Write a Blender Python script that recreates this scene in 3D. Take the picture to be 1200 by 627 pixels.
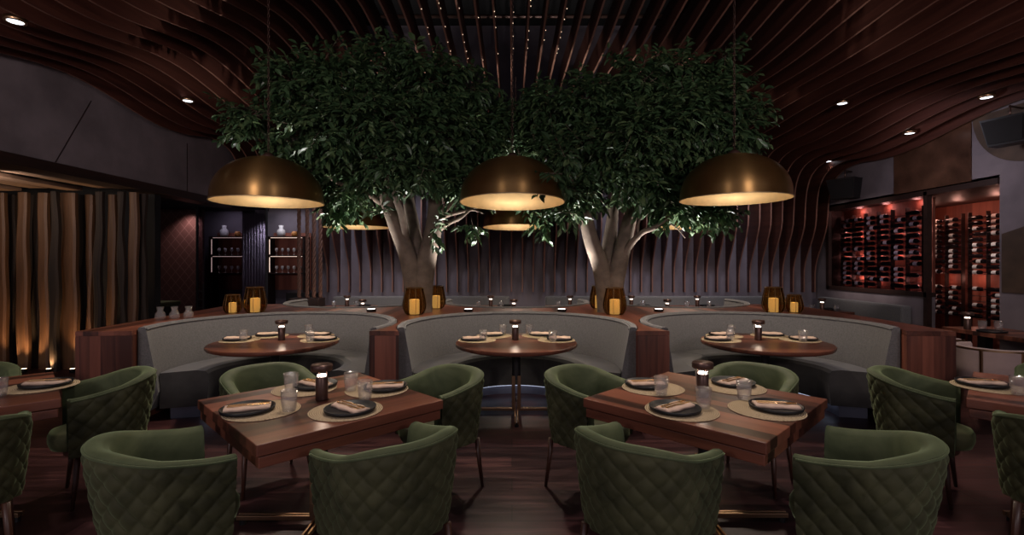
import bpy, bmesh, math, random
from mathutils import Vector, Matrix
from mathutils.geometry import delaunay_2d_cdt
PI = math.pi
random.seed(7)
for o in list(bpy.data.objects): bpy.data.objects.remove(o)
SC = bpy.context.scene
COL = SC.collection

# ------------------------------------------------------------------ camera
F, HZ, EYE = 575.0, 308.0, 1.58                      # focal length and horizon in pixels of a 1200x627 frame
cam = bpy.data.cameras.new('camera'); co = bpy.data.objects.new('camera', cam); COL.objects.link(co)
cam.sensor_width = 36.0; cam.lens = F / 1200.0 * 36.0
cam.shift_y = (HZ - 313.5) / 1200.0
cam.clip_start = 0.05; cam.clip_end = 100
co.location = (0, 0, EYE); co.rotation_euler = (PI / 2, 0, 0)
SC.camera = co

# ------------------------------------------------------------------ exposure, world, room lights
SC.view_settings.view_transform = 'Standard'; SC.view_settings.look = 'None'
SC.view_settings.exposure = 0.10; SC.view_settings.gamma = 1.0; SC.view_settings.use_curve_mapping = False
SC.cycles.use_denoising = True; SC.cycles.sample_clamp_indirect = 3.0; SC.cycles.max_bounces = 6
SC.cycles.transparent_max_bounces = 12; SC.cycles.caustics_reflective = False; SC.cycles.caustics_refractive = False
W = bpy.data.worlds.new('world'); SC.world = W; W.use_nodes = True
W.node_tree.nodes['Background'].inputs[0].default_value = (0.80, 0.72, 0.86, 1)
W.node_tree.nodes['Background'].inputs[1].default_value = 0.26

def light(kind, loc, power, color=(1, 1, 1), target=None, size=0.1, angle=60, blend=0.6, name='light'):
    d = bpy.data.lights.new(name, kind); d.energy = power; d.color = color
    if kind == 'SPOT': d.spot_size = math.radians(angle); d.spot_blend = blend; d.shadow_soft_size = size
    elif kind == 'AREA': d.size = size
    else: d.shadow_soft_size = size
    o = bpy.data.objects.new(name, d); COL.objects.link(o); o.location = loc
    if target is not None:
        o.rotation_euler = (Vector(target) - Vector(loc)).to_track_quat('-Z', 'Y').to_euler()
    return o
COOL, NEUT, WARM = (.86, .86, 1.0), (1.0, .85, .74), (1.0, .60, .28)
# ceiling spots aimed at the tables
for x, y, p in ((-1.16, 3.0, 230), (1.18, 3.0, 230), (-3.45, 3.0, 110), (3.5, 3.0, 110)):
    light('SPOT', (x * .85, y + .5, 4.3), p, NEUT, (x, y - .1, .7), .12, 44, .8, 'table_spot')
for x in (-3.2, -1.8, 1.8, 3.2, 4.6):
    light('SPOT', (x, 8.9, 3.5), 75, COOL, (x, 10.1, 1.5), .25, 85, 1.0, 'wall_spot')
# unseen fill lights added behind the camera to brighten fins and walls
for x in (-3.0, 3.0):
    light('POINT', (x, -2.4, 3.0), 150, (1.0, .88, .88), size=.35, name='fill_point')
    light('SPOT', (x * .8, -1.6, 2.7), 420, (1.0, .84, .80), (x * 1.3, 6.0, 4.4), .3, 75, 1.0, 'ceiling_fill')  # added upward spot, lifts the dark ceiling fins
light('SPOT', (0, 3.0, 4.6), 22, NEUT, (0, 2.6, 0), .2, 60, 1.0, 'aisle_spot')

# ------------------------------------------------------------------ materials
def new_mat(name):
    m = bpy.data.materials.new(name); m.use_nodes = True
    nt = m.node_tree; b = nt.nodes['Principled BSDF']
    return m, nt, b
def N(nt, t, **kw):
    n = nt.nodes.new(t)
    for k, v in kw.items(): setattr(n, k, v)
    return n
def ramp(nt, fac, stops):
    r = N(nt, 'ShaderNodeValToRGB'); nt.links.new(fac, r.inputs[0])
    e = r.color_ramp.elements
    e[0].position, e[0].color = stops[0][0], (*stops[0][1], 1)
    e[1].position, e[1].color = stops[-1][0], (*stops[-1][1], 1)
    for p, c in stops[1:-1]:
        k = e.new(p); k.color = (*c, 1)
    return r.outputs[0]
def coords(nt, scale=(1, 1, 1), rot=(0, 0, 0)):
    tc = N(nt, 'ShaderNodeTexCoord'); mp = N(nt, 'ShaderNodeMapping')
    mp.inputs['Scale'].default_value = scale; mp.inputs['Rotation'].default_value = rot
    nt.links.new(tc.outputs['Object'], mp.inputs[0]); return mp.outputs[0]
def noise(nt, vec, scale=5, detail=4, rough=.55, dist=0):
    n = N(nt, 'ShaderNodeTexNoise'); n.inputs['Scale'].default_value = scale; n.inputs['Detail'].default_value = detail
    n.inputs['Roughness'].default_value = rough; n.inputs['Distortion'].default_value = dist
    nt.links.new(vec, n.inputs['Vector']); return n.outputs[0]
def bump(nt, b, h, strength=.3, dist=.01):
    bp = N(nt, 'ShaderNodeBump'); bp.inputs['Strength'].default_value = strength; bp.inputs['Distance'].default_value = dist
    nt.links.new(h, bp.inputs['Height']); nt.links.new(bp.outputs[0], b.inputs['Normal'])
def math_(nt, op, a, b=None):
    n = N(nt, 'ShaderNodeMath', operation=op)
    for i, v in enumerate((a, b)):
        if v is None: continue
        if isinstance(v, (int, float)): n.inputs[i].default_value = v
        else: nt.links.new(v, n.inputs[i])
    return n.outputs[0]
def plain(name, col, rough=.5, metal=0, spec=.5, sheen=0, var=0.0, vs=8, bmp=0.0):
    m, nt, b = new_mat(name)
    b.inputs['Base Color'].default_value = (*col, 1); b.inputs['Roughness'].default_value = rough
    b.inputs['Metallic'].default_value = metal; b.inputs['Specular IOR Level'].default_value = spec
    if sheen: b.inputs['Sheen Weight'].default_value = sheen; b.inputs['Sheen Roughness'].default_value = .4
    if var or bmp:
        n = noise(nt, coords(nt), vs, 5)
        if var:
            nt.links.new(ramp(nt, n, [(.25, tuple(c * (1 - var) for c in col)), (.75, tuple(min(1, c * (1 + var)) for c in col))]), b.inputs['Base Color'])
        if bmp: bump(nt, b, n, bmp, .01)
    return m
def wood(name, dark, light_, axis='X', plank=0.0, rough=.35, grain=1.0, spec=.5):
    m, nt, b = new_mat(name)
    s = {'X': (.9, 14, 14), 'Y': (14, .9, 14), 'Z': (14, 14, .9)}[axis]
    vec = coords(nt, s)
    n1 = noise(nt, vec, 1.0 * grain, 6, .62, .6)
    n2 = noise(nt, coords(nt, tuple(v * .25 for v in s)), 1.3, 2)
    f = math_(nt, 'ADD', math_(nt, 'MULTIPLY', n1, .65), math_(nt, 'MULTIPLY', n2, .35))
    if plank:
        tc = N(nt, 'ShaderNodeTexCoord'); sp = N(nt, 'ShaderNodeSeparateXYZ'); nt.links.new(tc.outputs['Object'], sp.inputs[0])
        across = {'X': 1, 'Y': 0, 'Z': 0}[axis]
        q = math_(nt, 'DIVIDE', sp.outputs[across], plank)
        if axis == 'Z': q = math_(nt, 'ADD', q, math_(nt, 'DIVIDE', sp.outputs[1], plank * 3.1))
        wn = N(nt, 'ShaderNodeTexWhiteNoise', noise_dimensions='1D'); nt.links.new(math_(nt, 'FLOOR', q), wn.inputs['W'])
        f = math_(nt, 'ADD', math_(nt, 'MULTIPLY', f, .80), math_(nt, 'MULTIPLY', math_(nt, 'SUBTRACT', wn.outputs[0], .28), .42))
    mid = tuple((a + c) / 2 for a, c in zip(dark, light_))
    nt.links.new(ramp(nt, f, [(.30, dark), (.5, mid), (.72, light_)]), b.inputs['Base Color'])
    b.inputs['Roughness'].default_value = rough; b.inputs['Specular IOR Level'].default_value = spec
    bump(nt, b, n1, .08, .005)
    return m
def emis(name, col, strength):
    m, nt, b = new_mat(name); b.inputs['Base Color'].default_value = (*col, 1)
    b.inputs['Emission Color'].default_value = (*col, 1); b.inputs['Emission Strength'].default_value = strength
    return m
def glass(name, tint, gloss=.9, clear=.85, rough=.03, bumpscale=0, body=0.0, bodycol=(1, 1, 1)):
    m, nt, b = new_mat(name); nt.nodes.remove(b)
    out = nt.nodes['Material Output']
    tr = N(nt, 'ShaderNodeBsdfTransparent'); tr.inputs[0].default_value = (*tint, 1)
    gl = N(nt, 'ShaderNodeBsdfGlossy'); gl.inputs['Roughness'].default_value = rough; gl.inputs[0].default_value = (gloss,) * 3 + (1,)
    lw = N(nt, 'ShaderNodeLayerWeight'); lw.inputs[0].default_value = 1 - clear
    mx = N(nt, 'ShaderNodeMixShader'); base = tr.outputs[0]
    if body:                                             # cut or ribbed glass scatters a little light
        df = N(nt, 'ShaderNodeBsdfTranslucent'); df.inputs[0].default_value = (*bodycol, 1)
        d2 = N(nt, 'ShaderNodeBsdfDiffuse'); d2.inputs[0].default_value = (*bodycol, 1)
        m0 = N(nt, 'ShaderNodeMixShader'); m0.inputs[0].default_value = .5; nt.links.new(df.outputs[0], m0.inputs[1]); nt.links.new(d2.outputs[0], m0.inputs[2])
        m1 = N(nt, 'ShaderNodeMixShader'); m1.inputs[0].default_value = body; nt.links.new(tr.outputs[0], m1.inputs[1]); nt.links.new(m0.outputs[0], m1.inputs[2]); base = m1.outputs[0]
    nt.links.new(lw.outputs['Facing' if bumpscale else 'Fresnel'], mx.inputs[0]); nt.links.new(base, mx.inputs[1]); nt.links.new(gl.outputs[0], mx.inputs[2])
    nt.links.new(mx.outputs[0], out.inputs[0])
    if bumpscale:
        tc = N(nt, 'ShaderNodeTexCoord'); mp = N(nt, 'ShaderNodeMapping'); nt.links.new(tc.outputs['Object'], mp.inputs[0])
        v = N(nt, 'ShaderNodeTexVoronoi'); v.inputs['Scale'].default_value = bumpscale; nt.links.new(mp.outputs[0], v.inputs[0])
        bp = N(nt, 'ShaderNodeBump'); bp.inputs['Strength'].default_value = .8; bp.inputs['Distance'].default_value = .004
        nt.links.new(v.outputs[0], bp.inputs['Height']); nt.links.new(bp.outputs[0], gl.inputs['Normal']); nt.links.new(bp.outputs[0], lw.inputs['Normal'])
        if body: nt.links.new(bp.outputs[0], d2.inputs['Normal'])
    return m

M = {}
M['table'] = wood('table_walnut', (.032, .010, .007), (.27, .090, .052), 'X', .095, .32)
M['round'] = wood('round_table_walnut', (.035, .012, .008), (.25, .085, .05), 'X', .12, .30)
M['counter'] = wood('counter_walnut', (.05, .015, .009), (.26, .085, .05), 'Y', .14, .35)
M['pier'] = wood('pier_walnut', (.055, .016, .010), (.31, .10, .06), 'Z', .10, .42)
M['fin'] = wood('fin_wood', (.035, .010, .007), (.125, .040, .026), 'Y', 0, .5)
M['finedge'] = plain('fin_edge_lit', (.22, .105, .075), .5, var=.15, vs=4)  # lighter colour paints in the light that lower fin edges catch
M['legwood'] = wood('chair_leg_wood', (.03, .011, .007), (.095, .036, .02), 'Z', 0, .4)
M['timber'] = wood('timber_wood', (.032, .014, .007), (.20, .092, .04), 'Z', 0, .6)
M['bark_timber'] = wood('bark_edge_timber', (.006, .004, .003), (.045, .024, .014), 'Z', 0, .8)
M['board'] = wood('soffit_board', (.09, .05, .035), (.36, .23, .16), 'Y', 0, .6)
M['brass'] = plain('aged_brass', (.36, .205, .075), .34, .92, var=.2, vs=3)
_nt = M['brass'].node_tree; _b = _nt.nodes['Principled BSDF']; _b.inputs['Anisotropic'].default_value = .75; _b.inputs['Anisotropic Rotation'].default_value = .25
_tg = N(_nt, 'ShaderNodeTangent', direction_type='RADIAL', axis='Z'); _nt.links.new(_tg.outputs[0], _b.inputs['Tangent'])
M['brass_in'] = plain('gold_leaf', (.80, .62, .38), .5, .9, var=.12, vs=5)
M['gold'] = plain('polished_gold', (.85, .55, .26), .22, 1)
M['foot'] = plain('brushed_brass', (.42, .26, .15), .35, 1)
M['black'] = plain('black_metal', (.012, .011, .012), .45)
M['bronze'] = plain('dark_bronze', (.095, .052, .042), .36, .6)
M['plate'] = plain('black_stoneware', (.009, .009, .011), .45, spec=.35)
M['napkin'] = plain('pink_linen', (.66, .47, .36), .9, var=.1, vs=40)
M['grey'] = plain('grey_fabric', (.135, .130, .130), .95, sheen=.25, var=.22, vs=60, bmp=.25)
M['seatvelvet'] = plain('charcoal_velvet', (.045, .041, .037), .7, sheen=.5, var=.45, vs=5)
M['pink'] = plain('blush_upholstery', (.42, .30, .28), .85, sheen=.3, var=.08)
M['concrete'] = plain('grey_concrete', (.185, .152, .164), .8, var=.35, vs=1.6, bmp=.15)
M['wallpanel'] = plain('mauve_grey_plaster', (.17, .142, .165), .85, var=.2, vs=2.5, bmp=.08)
M['dark'] = plain('near_black', (.006, .005, .006), .8)
M['darkwood'] = wood('dark_frame_wood', (.012, .006, .005), (.04, .017, .012), 'Y', 0, .5)
M['toe'] = plain('steel_kick', (.20, .21, .27), .5, .6)
M['candle'] = emis('candle_wax', (.95, .74, .42), .60)
M['glow'] = emis('lamp_glow', (1.0, .80, .66), 5.0)
M['led'] = emis('led_lens', (.90, .92, 1.0), 3.0)
M['strip'] = emis('led_strip', (1.0, .76, .62), 1.0)
M['coolstrip'] = emis('cool_led_strip', (.72, .78, 1.0), .9)
M['uplens'] = emis('uplight_lens', (1.0, .75, .42), 8.0)
M['puck'] = emis('puck_lens', (1.0, .97, .92), 4.0)
M['sheer'] = plain('sheer_cloth', (.42, .38, .42), .9)
M['fairy'] = emis('fairy_bulb', (1.0, .72, .50), 1.6)
M['amber'] = glass('amber_glass', (.78, .64, .42), .5, .9, body=.035, bodycol=(.30, .17, .06))
M['amberrib'] = plain('amber_rib', (.10, .045, .012), .3)
M['tumbler'] = glass('cut_glass', (.97, .97, .98), 1.0, .80, .12, 110, .09, (.9, .86, .86))
M['clear'] = glass('clear_pane', (.55, .53, .58), .6, .93)
M['bottle'] = plain('dark_bottle_glass', (.012, .009, .010), .12)
M['label'] = plain('cream_label', (.85, .80, .76), .7)
M['capsule'] = plain('wine_capsule', (.10, .012, .014), .4)
M['redwood'] = wood('lit_cedar', (.16, .045, .028), (.42, .14, .09), 'Z', .22, .6)
M['bronzepanel'] = plain('bronze_panel', (.11, .052, .032), .3, .3, var=.6, vs=3)
M['mural'] = plain('brown_wall_paint', (.075, .045, .028), .7, var=.45, vs=3)
M['white'] = plain('white_ceramic', (.75, .72, .70), .4)
M['orange'] = plain('orange_ceramic', (.55, .22, .05), .5)
M['rope'] = plain('hemp_rope', (.17, .085, .06), .9, var=.2, vs=60)
M['stem'] = plain('shiny_stemware', (.85, .80, .78), .15)

# velvet
def velvet(name, dark, light_, sheen=.7):
    m, nt, b = new_mat(name)
    n = noise(nt, coords(nt), 4.5, 3, .6, .8)
    nt.links.new(ramp(nt, n, [(.34, dark), (.66, light_)]), b.inputs['Base Color'])
    b.inputs['Roughness'].default_value = .72; b.inputs['Specular IOR Level'].default_value = .25
    b.inputs['Sheen Weight'].default_value = sheen; b.inputs['Sheen Roughness'].default_value = .35
    b.inputs['Sheen Tint'].default_value = (.62, .78, .42, 1)
    return m
M['velvet'] = velvet('green_velvet', (.026, .026, .011), (.068, .066, .030), .45)
M['velvetin'] = velvet('green_velvet_lining', (.048, .062, .028), (.086, .102, .050), .5)
# woven mat
m, nt, b = new_mat('woven_straw'); M['mat'] = m
v = coords(nt)
ch = N(nt, 'ShaderNodeTexWave', wave_type='RINGS', rings_direction='Z'); ch.inputs['Scale'].default_value = 28; nt.links.new(v, ch.inputs[0])
cl = N(nt, 'ShaderNodeTexVoronoi'); cl.inputs['Scale'].default_value = 95; nt.links.new(v, cl.inputs[0])
mixv = math_(nt, 'MULTIPLY', ch.outputs['Fac'], math_(nt, 'SUBTRACT', 1.15, cl.outputs[0]))
nt.links.new(ramp(nt, mixv, [(.1, (.26, .185, .10)), (.6, (.62, .48, .31))]), b.inputs['Base Color']); b.inputs['Roughness'].default_value = .9
bump(nt, b, mixv, .5, .004)
# floor planks
m, nt, b = new_mat('dark_plank_floor'); M['floor'] = m
v = coords(nt)
br = N(nt, 'ShaderNodeTexBrick'); br.offset = .37; br.inputs['Scale'].default_value = 1.0
br.inputs['Brick Width'].default_value = 1.9; br.inputs['Row Height'].default_value = .20; br.inputs['Mortar Size'].default_value = .004
br.inputs['Color1'].default_value = (.28, .26, .30, 1); br.inputs['Color2'].default_value = (1, 1, 1, 1); br.inputs['Mortar'].default_value = (.05, .05, .05, 1)
nt.links.new(v, br.inputs[0])
g = noise(nt, coords(nt, (1.2, 16, 1)), 1.2, 6, .65, .8)
g2 = noise(nt, coords(nt, (.8, 2, 1)), 1.4, 3)
f = math_(nt, 'ADD', math_(nt, 'MULTIPLY', g, .6), math_(nt, 'MULTIPLY', g2, .4))
rc = ramp(nt, f, [(.32, (.014, .006, .007)), (.52, (.070, .028, .030)), (.72, (.215, .088, .078))])
mx = N(nt, 'ShaderNodeMixRGB', blend_type='MULTIPLY'); mx.inputs[0].default_value = .92
nt.links.new(rc, mx.inputs[1]); nt.links.new(br.outputs[0], mx.inputs[2]); nt.links.new(mx.outputs[0], b.inputs['Base Color'])
nt.links.new(ramp(nt, g, [(.3, (.28,) * 3), (.8, (.5,) * 3)]), b.inputs['Roughness'])
b.inputs['Specular IOR Level'].default_value = .22
bump(nt, b, math_(nt, 'ADD', br.outputs[1], math_(nt, 'MULTIPLY', g, -.3)), -.25, .004)
# leaves
m, nt, b = new_mat('leaf_green'); M['leaf'] = m
oi = N(nt, 'ShaderNodeNewGeometry')
nt.links.new(ramp(nt, oi.outputs['Random Per Island'], [(0, (.022, .050, .020)), (.6, (.050, .095, .040)), (1, (.085, .125, .050))]), b.inputs['Base Color'])
b.inputs['Roughness'].default_value = .42; b.inputs['Specular IOR Level'].default_value = .5
M['bark'] = plain('pale_bark', (.15, .108, .082), .9, var=.45, vs=7, bmp=.5)
# diamond tile
m, nt, b = new_mat('diamond_tile'); M['tile'] = m
sp = N(nt, 'ShaderNodeSeparateXYZ'); tc = N(nt, 'ShaderNodeTexCoord'); nt.links.new(tc.outputs['Object'], sp.inputs[0])
def diag(sgn):
    q = math_(nt, 'ADD', math_(nt, 'MULTIPLY', sp.outputs[0], 5.6), math_(nt, 'MULTIPLY', sp.outputs[2], 4.6 * sgn))
    return math_(nt, 'ABSOLUTE', math_(nt, 'SUBTRACT', math_(nt, 'FRACT', q), .5))
ln = math_(nt, 'MAXIMUM', diag(1), diag(-1))
nt.links.new(ramp(nt, ln, [(.44, (.12, .055, .05)), (.49, (.22, .125, .115))]), b.inputs['Base Color']); b.inputs['Roughness'].default_value = .45

# ------------------------------------------------------------------ mesh helpers
def mk(name, verts, faces, mat=None, parent=None, smooth=True, loc=(0, 0, 0), rot=(0, 0, 0)):
    me = bpy.data.meshes.new(name); me.from_pydata([tuple(v) for v in verts], [], faces); me.update()
    if mat: me.materials.append(M[mat] if isinstance(mat, str) else mat)
    if smooth:
        me.polygons.foreach_set('use_smooth', [True] * len(me.polygons))
    o = bpy.data.objects.new(name, me); COL.objects.link(o); o.location = loc; o.rotation_euler = rot
    if parent: o.parent = parent
    return o
class G:
    """collects vertices and faces of ONE mesh"""
    def __init__(s): s.v, s.f = [], []
    def add(s, v, f, mt=None):
        k = len(s.v); s.v += [tuple(mt @ Vector(p)) if mt else tuple(p) for p in v]; s.f += [tuple(i + k for i in q) for q in f]; return s
    def box(s, x0, y0, z0, x1, y1, z1, bev=0.0, mt=None):
        if bev <= 0:
            v = [(x, y, z) for x in (x0, x1) for y in (y0, y1) for z in (z0, z1)]
            return s.add(v, [(0, 1, 3, 2), (4, 6, 7, 5), (0, 4, 5, 1), (2, 3, 7, 6), (0, 2, 6, 4), (1, 5, 7, 3)], mt)
        bm = bmesh.new(); bmesh.ops.create_cube(bm, size=1)
        bmesh.ops.scale(bm, vec=(x1 - x0, y1 - y0, z1 - z0), verts=bm.verts)
        bmesh.ops.translate(bm, vec=((x0 + x1) / 2, (y0 + y1) / 2, (z0 + z1) / 2), verts=bm.verts)
        bmesh.ops.bevel(bm, geom=bm.edges[:], offset=bev, segments=2, affect='EDGES', profile=.5)
        bm.verts.index_update()
        s.add([v.co[:] for v in bm.verts], [[v.index for v in f.verts] for f in bm.faces], mt); bm.free(); return s
    def lathe(s, prof, n=28, mt=None, close=False):
        k = len(prof); v = [(r * math.cos(2 * PI * i / n), r * math.sin(2 * PI * i / n), z) for i in range(n) for r, z in prof]
        f = []
        for i in range(n):
            a, b_ = i * k, ((i + 1) % n) * k
            for j in range(k - 1): f.append((a + j, b_ + j, b_ + j + 1, a + j + 1))
            if close: f.append((a + k - 1, b_ + k - 1, b_, a))
        return s.add(v, f, mt)
    def tube(s, pts, rad, n=8, cap=True, flat=1.0, mt=None):
        pts = [Vector(p) for p in pts]; R = rad if isinstance(rad, (list, tuple)) else [rad] * len(pts)
        v = []; up = None
        for i, p in enumerate(pts):
            d = (pts[min(i + 1, len(pts) - 1)] - pts[max(i - 1, 0)]).normalized()
            if up is None:
                up = Vector((0, 0, 1)) if abs(d.z) < .9 else Vector((1, 0, 0))
            sd = d.cross(up).normalized(); up = sd.cross(d).normalized()
            for k in range(n):
                a = 2 * PI * k / n
                v.append(p + sd * (R[i] * math.cos(a)) + up * (R[i] * flat * math.sin(a)))
        f = [(i * n + k, i * n + (k + 1) % n, (i + 1) * n + (k + 1) % n, (i + 1) * n + k) for i in range(len(pts) - 1) for k in range(n)]
        if cap: f += [tuple(range(n - 1, -1, -1)), tuple((len(pts) - 1) * n + k for k in range(n))]
        return s.add(v, f, mt)
    def prism(s, poly, z0, z1, mt=None):
        n = len(poly)
        co_, _, tri, _, _, _ = delaunay_2d_cdt([Vector(p) for p in poly], [(i, (i + 1) % n) for i in range(n)], [], 1, 1e-6)
        m_ = len(co_); v = [(p.x, p.y, z1) for p in co_] + [(p.x, p.y, z0) for p in co_]
        f = [tuple(t_) for t_ in tri] + [tuple(m_ + i for i in t_[::-1]) for t_ in tri]
        k = len(v); ar = sum(poly[i][0] * poly[(i + 1) % n][1] - poly[(i + 1) % n][0] * poly[i][1] for i in range(n))
        pl = poly if ar > 0 else poly[::-1]
        v += [(x, y, z1) for x, y in pl] + [(x, y, z0) for x, y in pl]
        f += [(k + i, k + n + i, k + n + (i + 1) % n, k + (i + 1) % n) for i in range(n)]
        return s.add(v, f, mt)
    def make(s, name, mat, parent=None, smooth=False, **kw): return mk(name, s.v, s.f, mat, parent, smooth, **kw)
def tag(o, label, cat, group=None, kind=None):
    o['label'] = label; o['category'] = cat
    if group: o['group'] = group
    if kind: o['kind'] = kind
    return o
def thing(name, label, cat, loc=(0, 0, 0), rz=0, group=None):
    o = bpy.data.objects.new(name, None); COL.objects.link(o); o.empty_display_size = .1
    o.location = loc; o.rotation_euler = (0, 0, rz); return tag(o, label, cat, group)
def structure(o, label=None):
    o['kind'] = 'structure'
    if label: o['label'] = label
    return o
def dup(root, loc, rz=None, label=None, group=None):
    def cp(o, par):
        c = o.copy(); COL.objects.link(c)
        if par: c.parent = par; c.matrix_parent_inverse = o.matrix_parent_inverse
        for ch_ in o.children: cp(ch_, c)
        return c
    r = cp(root, None); r.location = loc
    if rz is not None: r.rotation_euler = (r.rotation_euler[0], r.rotation_euler[1], rz)
    if label: r['label'] = label
    if group: r['group'] = group
    return r
class Kind:
    """first placement moves the original, later ones copy it"""
    def __init__(s, root): s.root, s.used = root, False
    def place(s, loc, rz, label, group):
        if not s.used:
            s.used = True; s.root.location = loc; s.root.rotation_euler = (0, 0, rz); s.root['label'] = label; s.root['group'] = group; return s.root
        return dup(s.root, loc, rz, label, group)
def lerp(a, b_, t): return a + (b_ - a) * t
def sstep(t): t = max(0, min(1, t)); return t * t * (3 - 2 * t)
def interp(x, tab):
    if x <= tab[0][0]: return tab[0][1]
    for (a, va), (b_, vb) in zip(tab, tab[1:]):
        if x <= b_: return va + (vb - va) * (x - a) / (b_ - a)
    return tab[-1][1]

# ------------------------------------------------------------------ room shell
structure(G().box(-9.5, .2, -.1, 9.5, 12.2, 0).make('floor', 'floor'))
structure(G().box(-9.5, .2, 6.5, 9.5, 12.2, 6.6).make('ceiling', 'dark'))
structure(G().box(-3.95, 10.18, 0, 6.4, 10.35, 6.5).make('wall_back', 'wallpanel'))
structure(G().box(-9.5, 11.6, 0, -3.8, 11.75, 6.5).make('wall_bar', 'wallpanel'))
structure(G().box(-5.75, .4, 2.78, -5.5, 10.3, 6.5).make('wall_left', 'concrete'))
structure(G().box(-5.80, .4, 2.66, -5.46, 10.3, 2.78).make('trim_1', 'darkwood'))
structure(G().box(-9.6, .2, 0, -9.5, 12.2, 6.5).make('wall_recess', 'wallpanel'))
structure(G().box(-9.4, .4, 2.80, -5.75, 11.6, 2.9).make('ceiling_recess', 'dark'))
structure(G().box(-9.4, 7.72, 0, -5.62, 7.85, 2.8).make('wall_timber', 'dark'))
g = G()
XR = 6.3
g.box(XR, .4, 0, XR + .25, 6.34, 6.5)                    # near stretch
g.box(XR, 6.34, 2.66, XR + .25, 10.2, 6.5)               # above the wine window
g.box(XR, 7.45, 0, XR + .10, 10.2, 1.11)                 # under it
g.box(XR, 9.74, 1.11, XR + .25, 10.2, 2.66); g.box(XR, 6.34, 2.66, XR + .6, 10.2, 2.72); g.box(XR + .1, 7.72, 0, XR + .36, 10.2, 1.11)
structure(g.make('wall_right', 'concrete'))
structure(G().box(8.35, 6.2, 0, 8.45, 10.3, 2.9).make('wall_alcove', 'redwood'))
structure(G().box(6.55, 6.2, 2.66, 8.35, 10.3, 2.75).make('ceiling_alcove', 'darkwood'))
structure(G().box(6.55, 6.22, 0, 8.35, 6.32, 2.66).make('wall_alcove_side', 'darkwood'))
structure(G().box(6.55, 10.1, 0, 8.35, 10.2, 2.66).make('wall_alcove_end', 'redwood'))
g = G()
g.box(XR - .03, 6.34, 2.60, XR + .28, 9.78, 2.68)
g.box(XR - .03, 7.43, 1.06, XR + .12, 9.78, 1.13); g.box(XR - .03, 9.72, 1.06, XR + .24, 9.80, 2.68)
g.box(XR - .03, 7.42, 0, XR + .05, 7.48, 2.66)
structure(g.make('trim_2', 'darkwood'))

# ------------------------------------------------------------------ ceiling fins
XL0, XR0 = -5.35, 6.22
def Zfin(x, y):
    zl = 3.76 + .10 * math.cos(2 * PI * (y - 5.9) / 3.4)
    zr = 3.45 + .13 * math.cos(2 * PI * (y - 5.9) / 4.4)
    zc = 4.75
    t = (x - .3) / (XR0 - .3) if x > .3 else (.3 - x) / (.3 - XL0)
    ze = zr if x > .3 else zl
    k = sstep(t) * .55 + .45 * t * t
    wav = .10 * math.sin(2 * PI * (y / 4.2) + x * .55) * math.sin(PI * min(1, t)) 
    return lerp(zc, ze, k) + wav
def bez(P, t):
    a, b_, c, d = P; s = 1 - t
    return tuple(s**3 * a[i] + 3 * s * s * t * b_[i] + 3 * s * t * t * c[i] + t**3 * d[i] for i in (0, 1))
def fin(x, th=.026, h=.34):
    lo, up = [], []
    y = .5
    while y < 8.65: z = Zfin(x, y); lo.append((y, z)); up.append((y, z + h)); y += .18
    zc = Zfin(x, 8.7)
    A = [(8.7, zc), (9.45, zc), (9.62, zc - .22), (9.66, zc - .85)]
    B = [(8.7, zc + h), (10.16, zc + h), (10.17, zc), (10.17, zc - .85)]
    for i in range(13): lo.append(bez(A, i / 12)); up.append(bez(B, i / 12))
    z = zc - .85
    while z > 1.0:
        z = max(.98, z - .16); pr = lerp(.10, .50, sstep((z - 1.35) / 1.1)); lo.append((10.17 - pr, z)); up.append((10.17, z))
    n = len(lo); v = []
    for (ly, lz), (uy, uz) in zip(lo, up):
        v += [(-th / 2, ly, lz), (th / 2, ly, lz), (th / 2, uy, uz), (-th / 2, uy, uz)]
    f = []
    for i in range(n - 1):
        a, b_ = i * 4, i * 4 + 4
        f += [(a + k, a + (k + 1) % 4, b_ + (k + 1) % 4, b_ + k) for k in range(4)]
    f += [(3, 2, 1, 0), tuple((n - 1) * 4 + k for k in range(4))]
    if x < -3.9:                                           # these stop above the bar opening
        pass
    return v, f
x, i = XL0, 0
while x <= XR0 + .01:
    v, f = fin(x)
    if x < -3.9:
        n = sum(1 for q in v if q[2] > 2.9 or q[1] < 9) // 4 * 4
        v = v[:n]; f = [q for q in f if max(q) < n] + [tuple(n - 4 + k for k in range(4))]
    o = mk('ceiling_fin', v, f, 'fin', smooth=False, loc=(x, 0, 0))
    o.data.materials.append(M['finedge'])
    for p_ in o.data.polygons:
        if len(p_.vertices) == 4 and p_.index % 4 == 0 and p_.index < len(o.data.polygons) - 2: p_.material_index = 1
    if x < -1.3: lab = 'thin curved brown wooden ceiling fin on the side of the timber wall'
    elif x < 1.4: lab = 'thin curved brown wooden fin of the middle ceiling running down behind the two trees'
    else: lab = 'thin curved brown wooden ceiling fin on the side of the wine wall'
    tag(o, lab, 'ceiling fin', 'timber wall side ceiling fins' if x < -1.3 else 'middle ceiling fins' if x < 1.4 else 'wine wall side ceiling fins')
    x += .2225
structure(G().box(-5.6, .4, 4.95, -2.4, 10.1, 5.0).make('ceiling_lining_1', 'dark'))
structure(G().box(2.8, .4, 4.95, 6.4, 10.1, 5.0).make('ceiling_lining_2', 'dark'))
for k, (y, z) in enumerate(((5.6, 5.9), (6.6, 5.85), (7.6, 5.95), (8.6, 5.9))):
    o = G().tube([(-2.3, y, z), (3.0, y, z)], .035, 8).make('ceiling_pipe', 'bronze', smooth=True)
    tag(o, 'horizontal dark pipe seen between the ceiling fins, ' + ('first', 'second', 'third', 'fourth')[k] + ' counting up from the front', 'pipe', 'pipes above the ceiling fins')

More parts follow.
